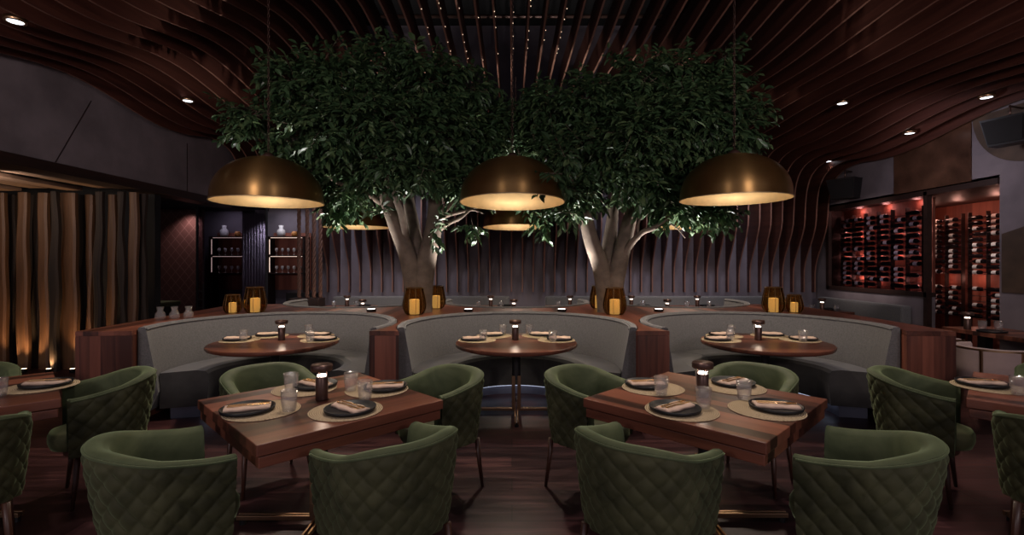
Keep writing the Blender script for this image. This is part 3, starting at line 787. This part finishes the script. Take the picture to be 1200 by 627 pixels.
# bollard lamps
def bollard():
    t = thing('table_lamp', '', 'table lamp')
    G().lathe([(.0001, 0), (.035, 0), (.036, .004), (.036, .135), (.033, .14), (.0001, .14)], 28).make('lamp_body', 'bronze', t, True)
    G().lathe([(.0001, .1405), (.027, .1405), (.026, .152), (.0001, .152)], 24).make('light_disc', 'glow', t, True)
    for k in range(3): a = k * 2.094; G().tube([(.029 * math.cos(a), .029 * math.sin(a), .138), (.029 * math.cos(a), .029 * math.sin(a), .178)], .003, 6).make('strut', 'bronze', t)
    G().lathe([(.0001, .176), (.060, .176), (.064, .181), (.064, .208), (.060, .214), (.0001, .217)], 32).make('lamp_cap', 'bronze', t, True)
    return t
k_lamp = Kind(bollard())
for x, y, w in ((-1.155, 2.98, 'on the timber-side square table'), (1.185, 3.05, 'on the wine-side square table'), (RT[0][0] + .02, RT[0][1] + .1, 'on the round table by the timber screen'),
                (RT[1][0] - .01, RT[1][1] + .12, 'on the middle round table'), (RT[2][0] - .02, RT[2][1] + .1, 'on the round table by the wine wall')):
    k_lamp.place((x, y, .7505), .5, 'small dark bronze lamp with a flat cap ' + w, 'bollard table lamps')
    light('POINT', (x, y, .7505 + .164), .9, (1, .78, .6), size=.02, name='lamp_bulb')

# ------------------------------------------------------------------ rear tables
def rear_table(label, loc, r):
    t = thing('rear_table', label, 'table', loc, 0, 'tables along the back wall')
    G().box(-r, -.32, .71, r, .32, .75, .004).make('tabletop', 'table', t)
    G().lathe([(.05, .03), (.05, .71)], 12).make('column', 'black', t, True)
    G().lathe([(.0001, 0), (.22, 0), (.22, .015), (.05, .03)], 20).make('base', 'black', t, True)
    return t
RTAB = [(-3.12, 9.27, .5, 'beside the hanging ropes'), (-.42, 9.27, .42, 'seen just right of the timber-side tree'), (1.07, 9.27, .42, 'seen just left of the wine-side tree'),
        (2.22, 9.27, .38, 'seen just right of the wine-side tree'), (3.46, 9.27, .42, 'behind the wine-side booth'), (5.35, 8.55, .40, 'by the banquette under the wine window')]
for x, y, r, w in RTAB:
    rear_table('small dark walnut table at the back wall, ' + w, (x, y, 0), r)
    k_lamp.place((x + .02, y - .05, .7505), 0, 'distant bronze lamp on the back wall table ' + w, 'bollard table lamps')
    for s, dx in (('rope-side', -.2), ('wine-side', .22)):
        k_tum.place((x + dx, y - .12, .7505), 0, 'distant ' + s + ' tumbler on the back wall table ' + w, 'tumblers on back wall tables')
    k_plate.place((x + dx + .06, y + .12, .7505), 0, 'distant black plate on the back wall table ' + w, 'plates on back wall tables')
for k, cx in enumerate(BX):
    dup(r0, (cx, 8.25, 0), 0, ('round walnut table in the back-row booth by the timber screen', 'round walnut table in the middle back-row booth', 'round walnut table in the back-row booth by the wine wall')[k], 'back round booth tables')
    k_lamp.place((cx - .02, 8.25, .7505), 0, 'small bronze table lamp in the ' + ('back-row booth by the timber screen', 'middle back-row booth', 'back-row booth by the wine wall')[k], 'bollard table lamps')

# ------------------------------------------------------------------ hurricane vases, uplight pucks, carafes on the counter
def hurricane(label, loc, r, h, dark=False):
    t = thing('hurricane_lantern', label, 'lantern', loc, 0, 'amber glass lanterns')
    P = [(.60, 0), (.80, .06), (.97, .22), (1.0, .38), (.93, .60), (.78, .88), (.74, 1.0)]
    pr = [(a * r, b_ * h) for a, b_ in P]
    G().lathe([(.0001, .001)] + pr + [(a - .004, b_) for a, b_ in pr[::-1]], 36).make('glass_shade', 'amber', t, True)
    for k in range(10):
        a = 2 * PI * k / 10
        G().tube([((q_ + .002) * math.cos(a + s * .0), (q_ + .002) * math.sin(a), z) for s, (q_, z) in enumerate(pr)], .0028, 5).make('rib', 'amberrib', t, True)
    G().lathe([(pr[-1][0] - .003, h - .006), (pr[-1][0] + .005, h - .006), (pr[-1][0] + .005, h + .004), (pr[-1][0] - .003, h + .004)], 36, close=True).make('rim', 'amberrib', t, True)
    G().lathe([(.0001, .006), (r * .42, .006), (r * .42, h * .56), (r * .36, h * .575), (.0001, h * .56)], 24).make('candle', 'candle', t, True)
    light('POINT', (loc[0], loc[1], loc[2] + h * .66), .16, (1, .70, .36), size=.02, name='candle_flame')
    return t
zc = .931
hurricane('tall amber glass lantern with a candle on the counter below the timber-side domed lamp', (-3.36, 6.42, zc), .14, .33)
hurricane('short amber glass lantern left of a taller one on the timber-side counter', (-3.62, 6.36, zc), .11, .235)
hurricane('amber glass lantern in front of the timber-side tree trunk', (-1.225, 6.16, zc), .148, .335)
hurricane('amber glass lantern partly hidden behind the timber-side tree trunk', (-1.08, 6.98, zc), .135, .32)
hurricane('amber glass lantern in front of the wine-side tree trunk', (1.29, 6.16, zc), .148, .335)
hurricane('amber glass lantern partly hidden behind the wine-side tree trunk', (1.24, 6.98, zc), .135, .32)
hurricane('tall amber glass lantern with a candle on the counter below the wine-side domed lamp', (3.42, 6.42, zc), .14, .33)
hurricane('short amber glass lantern right of a taller one on the wine-side counter', (3.69, 6.42, zc), .11, .23)
for x, y, w, tx in ((-1.87, 6.52, 'on the rope side of the timber-side tree', -2.15), (-.58, 6.52, 'on the middle side of the timber-side tree', -.66), (.66, 6.52, 'on the middle side of the wine-side tree', .76), (1.95, 6.52, 'on the wine-wall side of the wine-side tree', 2.15)):
    t = thing('tree_uplight', 'low round disc uplight ' + w, 'uplight', (x, y, zc), 0, 'disc uplights under the trees')
    G().lathe([(.0001, 0), (.055, 0), (.068, .03), (.066, .036), (.052, .036), (.0001, .030)], 24).make('housing', 'black', t, True)
    G().lathe([(.0001, .036), (.052, .036)], 24).make('lens', 'puck', t)
    light('SPOT', (x, y, zc + .06), 230, (1.0, .97, .92), (tx, 6.5, 2.9), .04, 78, .7, 'tree_beam')
for k, (x, w) in enumerate(((-4.03, 'farthest from the booth'), (-3.90, 'in the middle of the three'), (-3.77, 'nearest the booth'))):
    o = G().lathe([(.0001, 0), (.045, 0), (.055, .03), (.05, .07), (.028, .10), (.04, .145), (.037, .145), (.025, .10), (.046, .07), (.05, .03), (.0001, .008)], 24).make('glass_carafe', 'tumbler', smooth=True, loc=(x, 5.62 + .05 * k, zc))
    tag(o, 'small clear glass carafe on the timber-side counter, ' + w, 'carafe', 'glass carafes on the counter')

# ------------------------------------------------------------------ dome pendants
def pendant(label, loc, tilt=0, ceil=4.75, group='domed brass pendants', power=75):
    t = thing('dome_pendant', label, 'pendant lamp', loc, 0, group); t.rotation_euler = (tilt, 0, 0)
    R, H = .545, .47
    pr = [(R, 0), (R * .985, .05)] + [(R * .985 * math.cos(a) ** .92, .05 + (H - .05) * math.sin(a)) for a in [PI / 2 * i / 16 for i in range(1, 16)]] + [(.05, H)]
    G().lathe(pr, 64).make('shade_outside', 'brass', t, True)
    G().lathe([(max(.02, a - .008), b_ - (.006 if b_ > .01 else 0)) for a, b_ in pr] + [(.0001, H - .01)], 64).make('shade_lining', 'brass_in', t, True)
    G().lathe([(R - .009, -.001), (R + .001, -.001), (R + .001, .006), (R - .009, .006)], 64, close=True).make('rim', 'brass_in', t, True)
    G().lathe([(.06, H - .005), (.06, H + .02), (.025, H + .05), (.012, H + .05)], 24).make('top_cap', 'bronze', t, True)
    G().lathe([(.0001, .27), (.04, .28), (.055, .315), (.04, .35), (.03, .44), (.0001, .44)], 20).make('bulb', 'glow', t, True)
    g = G(); z = H + .05
    top = ceil - loc[2]
    i = 0
    while z < top:
        n = 8; a0 = 0 if i % 2 else PI / 2
        ringp = [(.011 * math.cos(2 * PI * k / n) * math.cos(a0), .011 * math.cos(2 * PI * k / n) * math.sin(a0), z + .022 + .022 * math.sin(2 * PI * k / n)) for k in range(n + 1)]
        g.tube(ringp, .0035, 5, cap=False); z += .036; i += 1
    g.make('chain', 'bronze', t, True)
    light('POINT', (loc[0], loc[1], loc[2] + .20), 8, (1, .84, .62), size=.05, name='pendant_bulb')
    light('SPOT', (loc[0], loc[1], loc[2] + .12), power, (1, .84, .70), (loc[0], loc[1] + .001, 0), .06, 125, .5, 'pendant_beam')
pendant('big brass dome pendant hanging over the round table by the timber screen', (-2.53, 5.1, 2.205), 0)
pendant('big brass dome pendant hanging over the middle round table between the trees', (.003, 5.1, 2.205), math.radians(-2.5))
pendant('big brass dome pendant hanging over the round table by the wine wall', (2.31, 5.1, 2.235), 0)
pendant('smaller-looking brass dome pendant in the back row, beside the timber-side tree', (-2.60, 8.2, 2.17), 0, 4.4)
pendant('smaller-looking brass dome pendant in the back row, right behind the middle front one', (.06, 8.2, 2.17), math.radians(-1.5), 4.7)
pendant('smaller-looking brass dome pendant in the back row, beyond the wine-side tree', (2.84, 8.2, 2.17), 0, 4.2)

# ------------------------------------------------------------------ trees
def px(xp, yp, d): return ((xp - 600) * d / F, d, EYE - (yp - HZ) * d / F)
def smooth_path(pts, rad, sub=5):
    out, rr = [], []; n = len(pts)
    for i in range(n - 1):
        p0, p1, p2, p3 = [Vector(pts[max(0, min(n - 1, i + k))]) for k in (-1, 0, 1, 2)]
        for s in range(sub):
            t = s / sub
            out.append(.5 * ((2 * p1) + (p2 - p0) * t + (2 * p0 - 5 * p1 + 4 * p2 - p3) * t * t + (3 * p1 - p0 - 3 * p2 + p3) * t ** 3)); rr.append(lerp(rad[i], rad[i + 1], t))
    out.append(Vector(pts[-1])); rr.append(rad[-1]); return out, rr
def tree(label, base, stems, branches, blobs, seed, leaves):
    t = thing('indoor_tree', label, 'tree', base, 0, 'indoor trees')
    B = Vector(base); g = G()
    for pts, rad in stems:
        p, r = smooth_path([Vector(q_) - B for q_ in pts], rad); g.tube(p, r, 12)
    g.make('trunk', 'bark', t, True)
    for pts, rad in branches:
        p, r = smooth_path([Vector(q_) - B for q_ in pts], rad); G().tube(p, r, 8).make('branch', 'bark', t, True)
    R = random.Random(seed); lv, lf = [], []; tw = G()
    tot = sum(b_[3] ** 2 for b_ in blobs)
    for bx3, by3, bz3, br3 in blobs:
        c = Vector((bx3, by3, bz3)) - B
        n = int(leaves * br3 ** 2 / tot / 11)
        for _ in range(n):
            u = Vector((R.gauss(0, 1), R.gauss(0, 1), R.gauss(0, 1))).normalized()
            rr_ = br3 * R.random() ** .45 * R.choice((.8, 1, 1, 1, 1.3))
            p0 = c + Vector((u.x * rr_ * 1.1, u.y * rr_, u.z * rr_ * .85))
            d = (u + Vector((R.uniform(-.5, .5), R.uniform(-.5, .5), R.uniform(-.8, .2)))).normalized()
            L = R.uniform(.14, .30)
            if R.random() < .30: tw.tube([p0 - d * .12, p0 + d * L], [.004, .002], 4, False)
            sd = d.cross(Vector((0, 0, 1)))
            sd = sd.normalized() if sd.length > .1 else Vector((1, 0, 0))
            for k in range(11):
                q_ = p0 + d * (L * (k / 10)) ; side = 1 if k % 2 else -1
                ld = (d * .55 + sd * side * R.uniform(.5, 1) + Vector((R.uniform(-.3, .3), R.uniform(-.3, .3), R.uniform(-.75, .15)))).normalized()
                nn = (Vector((R.uniform(-.7, .7), R.uniform(-.9, .5), 1)) - ld * 0).normalized()
                w = ld.cross(nn).normalized(); nn = w.cross(ld)
                ln = R.uniform(.08, .14); hw = ln * R.uniform(.20, .27)
                b2 = q_ + ld * .012
                k0 = len(lv)
                lv += [b2, b2 + ld * ln * .35 + w * hw + nn * .010, b2 + ld * ln * .72 + w * hw * .72 + nn * .006, b2 + ld * ln - nn * .012,
                       b2 + ld * ln * .72 - w * hw * .72 + nn * .006, b2 + ld * ln * .35 - w * hw + nn * .010, b2 + ld * ln * .5]
                lf += [(k0, k0 + 1, k0 + 6), (k0 + 1, k0 + 2, k0 + 6), (k0 + 2, k0 + 3, k0 + 6), (k0 + 3, k0 + 4, k0 + 6), (k0 + 4, k0 + 5, k0 + 6), (k0 + 5, k0, k0 + 6)]
    tw.make('twigs', 'bark', t, True)['kind'] = 'stuff'
    mk('foliage', lv, lf, 'leaf', t, False)['kind'] = 'stuff'
    return t
def blob(xp, yp, d, rpx): x, y, z = px(xp, yp, d); return (x, y, z, max(.06, (rpx - 22) * d / F))
D = 6.5
LB = px(489, 369, D)
stemsL = [([px(488, 372, D), px(487, 340, D), px(478, 300, D), px(463, 262, D - .1), px(452, 232, D - .2), px(440, 195, D - .3), px(420, 150, D - .4)], [.155, .15, .12, .10, .085, .055, .03]),
          ([px(493, 372, D), px(494, 340, D), px(501, 300, D), px(509, 262, D), px(511, 228, D + .1), px(514, 185, D + .2), px(522, 120, D + .3)], [.155, .15, .125, .11, .095, .06, .03]),
          ([px(490, 355, D), px(490, 320, D + .05), px(485, 270, D + .2), px(478, 230, D + .4), px(470, 170, D + .5)], [.13, .12, .09, .08, .05])]
brL = [([px(460, 250, D - .1), px(444, 236, D - .2), px(424, 224, D - .3), px(402, 217, D - .4), px(380, 205, D - .5)], [.05, .042, .034, .028, .015]),
       ([px(511, 272, D), px(525, 262, D - .1), px(540, 255, D - .2), px(552, 246, D - .2), px(566, 250, D - .2)], [.04, .03, .024, .018, .008]),
       ([px(510, 258, D), px(525, 252, D), px(542, 248, D), px(560, 243, D)], [.035, .028, .02, .008]),
       ([px(514, 250, D), px(523, 244, D - .1), px(532, 234, D - .2)], [.045, .035, .02]),
       ([px(478, 290, D), px(470, 250, D - .3), px(455, 215, D - .5), px(440, 180, D - .6)], [.05, .045, .035, .02])]
blL = [blob(300, 135, 6.0, 40), blob(345, 100, 6.2, 52), blob(345, 165, 6.2, 48), blob(395, 95, 6.2, 50), blob(400, 150, 5.9, 58), blob(395, 205, 6.4, 42), blob(445, 80, 6.2, 48), blob(450, 140, 6.0, 60),
       blob(455, 190, 6.0, 50), blob(500, 95, 6.3, 55), blob(510, 160, 6.3, 60), blob(550, 105, 6.5, 42), blob(560, 165, 6.6, 50), blob(540, 210, 6.4, 36), blob(470, 50, 6.2, 16), blob(415, 212, 6.2, 44), blob(395, 238, 6.7, 36), blob(548, 212, 6.2, 42), blob(490, 205, 6.0, 36),
       blob(505, 268, 6.1, 9), blob(555, 262, 6.1, 11), blob(452, 250, 6.1, 8), blob(590, 150, 6.8, 50), blob(275, 150, 5.9, 18), blob(380, 68, 6.2, 22)]
tree('leafy indoor tree with a forking trunk growing from the counter on the timber side', LB, stemsL, brL, blL, 11, 23000)
RBase = px(714, 369, D)
stemsR = [([px(713, 372, D), px(711, 345, D), px(704, 312, D), px(693, 282, D - .1), px(686, 250, D - .2), px(684, 215, D - .2), px(690, 160, D - .3)], [.15, .14, .115, .10, .085, .06, .03]),
          ([px(717, 372, D), px(718, 340, D), px(727, 302, D), px(735, 268, D + .1), px(745, 232, D + .2), px(760, 180, D + .3)], [.15, .14, .115, .10, .08, .04]),
          ([px(714, 350, D), px(714, 310, D + .1), px(716, 270, D + .3), px(722, 225, D + .4)], [.16, .13, .09, .05])]
brR = [([px(724, 312, D), px(738, 288, D - .1), px(752, 273, D - .2), px(768, 266, D - .3), px(790, 250, D - .3)], [.06, .045, .035, .03, .012]),
       ([px(748, 280, D - .1), px(748, 262, D - .2), px(757, 245, D - .2), px(764, 232, D - .2)], [.022, .018, .014, .008]),
       ([px(735, 260, D + .1), px(752, 242, D), px(768, 225, D), px(790, 205, D)], [.05, .04, .03, .015]),
       ([px(786, 262, D - .2), px(796, 270, D - .2), px(803, 279, D - .2)], [.012, .01, .006]),
       ([px(686, 240, D - .2), px(676, 225, D - .3), px(668, 205, D - .3)], [.04, .03, .015])]
blR = [blob(640, 125, 6.4, 42), blob(645, 185, 6.4, 44), blob(690, 120, 6.2, 46), blob(700, 180, 6.1, 52), blob(690, 225, 6.5, 34), blob(745, 100, 6.2, 48), blob(755, 160, 6.0, 60), blob(760, 215, 6.1, 40),
       blob(800, 85, 6.2, 42), blob(810, 140, 6.0, 56), blob(820, 195, 6.1, 46), blob(850, 105, 6.2, 42), blob(860, 155, 6.0, 42), blob(832, 243, 6.5, 40), blob(790, 238, 6.3, 42), blob(668, 228, 6.2, 38), blob(735, 205, 6.0, 38),
       blob(850, 65, 6.2, 14), blob(885, 125, 6.1, 16), blob(668, 250, 5.9, 14), blob(635, 255, 6.6, 12), blob(650, 205, 4.75, 14), blob(662, 178, 4.9, 20), blob(610, 185, 5.6, 22), blob(620, 235, 6.6, 24)]
tree('leafy indoor tree with a forking trunk growing from the counter on the wine side', RBase, stemsR, brR, blR, 29, 23000)

# ------------------------------------------------------------------ right: wine wall, speakers, panels
structure(G().box(6.62, 7.72, 1.11, 6.66, 9.78, 2.66).make('wall_wine_back', 'redwood'))
def bottle_proto():
    t = thing('wine_bottle', '', 'wine bottle')
    X90 = Matrix.Rotation(PI / 2, 4, 'X')               # lies along -Y
    G().lathe([(.0001, 0), (.036, 0), (.0375, .004), (.0375, .19), (.03, .215), (.015, .235), (.0135, .25)], 14, X90).make('bottle_body', 'bottle', t, True)
    G().lathe([(.0140, .245), (.0150, .248), (.0150, .298), (.0001, .30)], 12, X90).make('capsule', 'capsule', t, True)
    G().lathe([(.0379, .075), (.0379, .155)], 14, X90).make('label_wrap', 'label', t, True)
    return t
wb = bottle_proto(); k_wb = Kind(wb)
wb_plain = thing('wine_bottle', '', 'wine bottle')
for ch_ in wb.children:
    if ch_.name.startswith('label_wrap'): continue
    c = ch_.copy(); COL.objects.link(c); c.parent = wb_plain
k_wp = Kind(wb_plain)
rw = random.Random(5)
def rack(label, X, y0, y1, z0, z1, rows, cols, where, foot, skip=()):
    t = thing('wine_rack', label, 'wine rack', (X, 0, 0))
    g = G()
    pit = (z1 - z0) / rows; cw = (y1 - y0) / cols
    for c in range(cols + 1):
        yy = lerp(y0, y1, c / cols)
        G().box(-.02, yy - .006, foot, .045, yy + .006, z1 + .04).make('rack_post', 'darkwood', t)
    for r_ in range(rows):
        if r_ in skip: continue
        zc_ = z0 + pit * r_ + .0375
        for dx in (-.03, .03): g.tube([(dx, y0, zc_ - .0287), (dx, y1, zc_ - .0287)], .004, 5)
    g.make('rails', 'black', t)
    for r_ in range(rows):
        if r_ in skip: continue
        z = z0 + pit * r_ + .0375
        for c in range(cols):
            if rw.random() < .06: continue
            K, wd = (k_wb, 'with a pale label') if rw.random() < .62 else (k_wp, 'with no label in view')
            fl = rw.random() < .2
            yy = y0 + cw * (c + .5)
            K.place((X, yy + (-.15 if fl else .15), z), PI if fl else 0, 'dark wine bottle ' + wd + ' in the ' + where, 'bottles ' + wd + ' in the ' + where)
rack('wide wine rack behind the window in the concrete wall', 6.47, 7.72, 9.62, 1.16, 2.44, 14, 6, 'rack behind the wall window', 1.11)
rack('tall wine rack at the back of the alcove, beside the wall window', 8.05, 8.77, 9.43, .62, 2.42, 19, 2, 'alcove rack beside the window', 0, (6, 7))
rack('tall wine rack at the back of the alcove, beside its outer corner', 8.05, 7.97, 8.64, .62, 2.42, 19, 2, 'alcove rack beside the outer corner', 0, (6, 7))
for y in (7.95, 8.6, 9.25): light('POINT', (6.56, y, 2.55), 2.5, (1, .42, .32), size=.05, name='wine_light')
for y in (8.0, 8.7, 9.3):
    light('POINT', (7.9, y, 2.5), 2.0, (1, .45, .34), size=.05, name='wine_light'); light('POINT', (8.2, y, 1.3), .8, (1, .40, .30), size=.05, name='wine_light')
light('SPOT', (7.0, 8.2, 2.45), 26, (1, .8, .75), (8.1, 8.6, 1.2), .05, 80, .8, 'rack_spot_or_fill')
light('SPOT', (4.4, 7.9, 2.9), 220, (1, .85, .8), (6.45, 8.6, 1.75), .1, 50, .9, 'rack_spot_or_fill')  # added spot out in the room, brightens the bottle labels
for y in (7.9, 8.35, 8.8, 9.25, 9.7):
    for z in (1.3, 1.7, 2.1): light('POINT', (6.575, y, z), .9, (1, .42, .32), size=.02, name='wine_light')
t = thing('display_glass', 'tall clear glass pane fronting the wine rack in the wall window', 'glass pane', (6.335, 7.49, 1.13))
G().box(0, 0, 0, .012, 2.23, 1.48).make('pane', 'clear', t)
o = G().box(6.285, 6.72, 2.70, 6.298, 8.08, 3.9).make('bronze_wall_panel', 'bronzepanel'); tag(o, 'mottled bronze panel on the concrete wall above the wine window', 'wall panel')
o = G().prism([(5.0, 1.2), (6.3, 1.2), (6.3, 1.95), (6.05, 2.02), (5.6, 2.2), (5.0, 2.35)], 0, .012).make('painted_patch', 'mural')
o.matrix_world = Matrix(((0, 0, -1, 6.298), (1, 0, 0, 0), (0, 1, 0, 0), (0, 0, 0, 1)))
tag(o, 'large mottled brown painted patch on the concrete wall beside the wine alcove', 'painted patch')
pts = [(5.95 + .75 * math.cos(a), 3.55 + .72 * math.sin(a)) for a in [PI + PI * i / 24 for i in range(25)]]
o = G().prism(pts, 0, .010).make('painted_patch', 'mural')
o.matrix_world = Matrix(((0, 0, -1, 6.298), (1, 0, 0, 0), (0, 1, 0, 0), (0, 0, 0, 1)))
tag(o, 'rounded mottled brown painted patch on the concrete wall under the big loudspeaker', 'painted patch')
def speaker(label, loc, s, rz):
    t = thing('wall_speaker', label, 'loudspeaker', loc, rz, 'black loudspeakers on the concrete wall')
    g = G(); a, b_ = .24 * s, .17 * s; h = .36 * s
    v = [(-a, -.14 * s, h / 2), (a, -.14 * s, h / 2), (a, .16 * s, h / 2), (-a, .16 * s, h / 2), (-a * .8, -.05 * s, -h / 2), (a * .8, -.05 * s, -h / 2), (a * .8, .16 * s, -h / 2), (-a * .8, .16 * s, -h / 2)]
    f = [(0, 1, 2, 3), (7, 6, 5, 4), (0, 4, 5, 1), (1, 5, 6, 2), (2, 6, 7, 3), (3, 7, 4, 0)]
    mk('cabinet', v, f, 'black', t, False)
    v = [(-a * .9, -.141 * s, h * .42), (a * .9, -.141 * s, h * .42), (a * .74, -.064 * s, -h * .42), (-a * .74, -.064 * s, -h * .42)]
    G().add([(x, y - .006, z) for x, y, z in v] + [(x, y + .02, z) for x, y, z in v], [(3, 2, 1, 0), (4, 5, 6, 7), (0, 1, 5, 4), (1, 2, 6, 5), (2, 3, 7, 6), (3, 0, 4, 7)]).make('grille', 'dark', t)
    G().tube([(0, .05 * s, h / 2), (0, .05 * s, h / 2 + .16 * s), (.0, .34 * s, h / 2 + .16 * s)], .014, 8).make('bracket', 'bronze', t, True)
    return t
speaker('large black loudspeaker mounted high on the concrete wall near the picture corner', (5.98, 5.92, 3.17), .9, math.radians(-70))
speaker('smaller-looking black loudspeaker on the concrete wall beside the curved fins', (6.05, 8.95, 2.93), 1.0, math.radians(-60))
light('SPOT', (4.5, 6.6, 3.2), 45, (.92, .86, 1.0), (6.3, 6.9, 2.7), .2, 110, 1.0, 'concrete_wall_fill')  # added fill with no fixture, lightens the concrete wall
light('SPOT', (4.9, 4.9, 3.2), 55, NEUT, (5.5, 5.8, .7), .1, 60, .9, 'long_table_fill')  # added fill for the dark corner with the blush chairs
# communal table and blush chairs
t = thing('long_table', 'long dark walnut table standing against the wine-side concrete wall', 'table', (5.93, 5.5, 0))
G().box(-.32, -1.0, .70, .32, .90, .75, .004).make('tabletop', 'table', t)
for sy in (-.75, .65):
    G().box(-.05, sy - .05, 0.03, .05, sy + .05, .70).make('leg', 'black', t)
    G().box(-.25, sy - .05, 0, .25, sy + .05, .03).make('foot', 'black', t)
k_lamp.place((5.68, 6.12, .7505), 0, 'small bronze table lamp on the long table by the wine alcove', 'bollard table lamps')
for x, y, w in ((5.80, 6.05, 'nearer the lamp on the long table'), (5.98, 6.03, 'farther from the lamp on the long table')):
    k_tum.place((x, y, .7505), 0, 'water tumbler ' + w, 'water tumblers')
k_plate.place((5.72, 5.85, .7505), 0, 'black plate on the long table by the wine alcove', 'black dinner plates')
def blush(label, loc, rz):
    t = thing('blush_chair', label, 'chair', loc, rz, 'blush tub chairs at the long table')
    prof = [(.31, .30), (.33, .34), (.335, .64), (.325, .675), (.29, .68), (.27, .66), (.265, .42), (.29, .30)]
    v, f = ring(prof, 0, 0, 175, 365, 40); mk('backrest', v, f, 'pink', t)
    G().lathe([(.0001, .30), (.27, .30), (.285, .33), (.285, .40), (.26, .43), (.0001, .435)], 32).make('seat', 'pink', t, True)
    for z in (.285, .655):
        v, f = ring([(.336, z), (.345, z), (.345, z + .018), (.336, z + .018)], 0, 0, 170, 370, 40); mk('frame_band', v, f, 'foot', t, False)
    for a in (-5, 60 + 180, 120 + 180, 185):
        x, y = .342 * math.cos(math.radians(a)), .342 * math.sin(math.radians(a))
        G().box(x - .01, y - .01, 0, x + .01, y + .01, .66).make('leg', 'foot', t)
    return t
bc = blush('blush pink tub chair with a brass frame, nearest at the long table', (5.22, 5.32, 0), -PI / 2)
dup(bc, (5.30, 6.14, 0), -PI / 2, 'blush pink tub chair half hidden behind the walnut counter end')
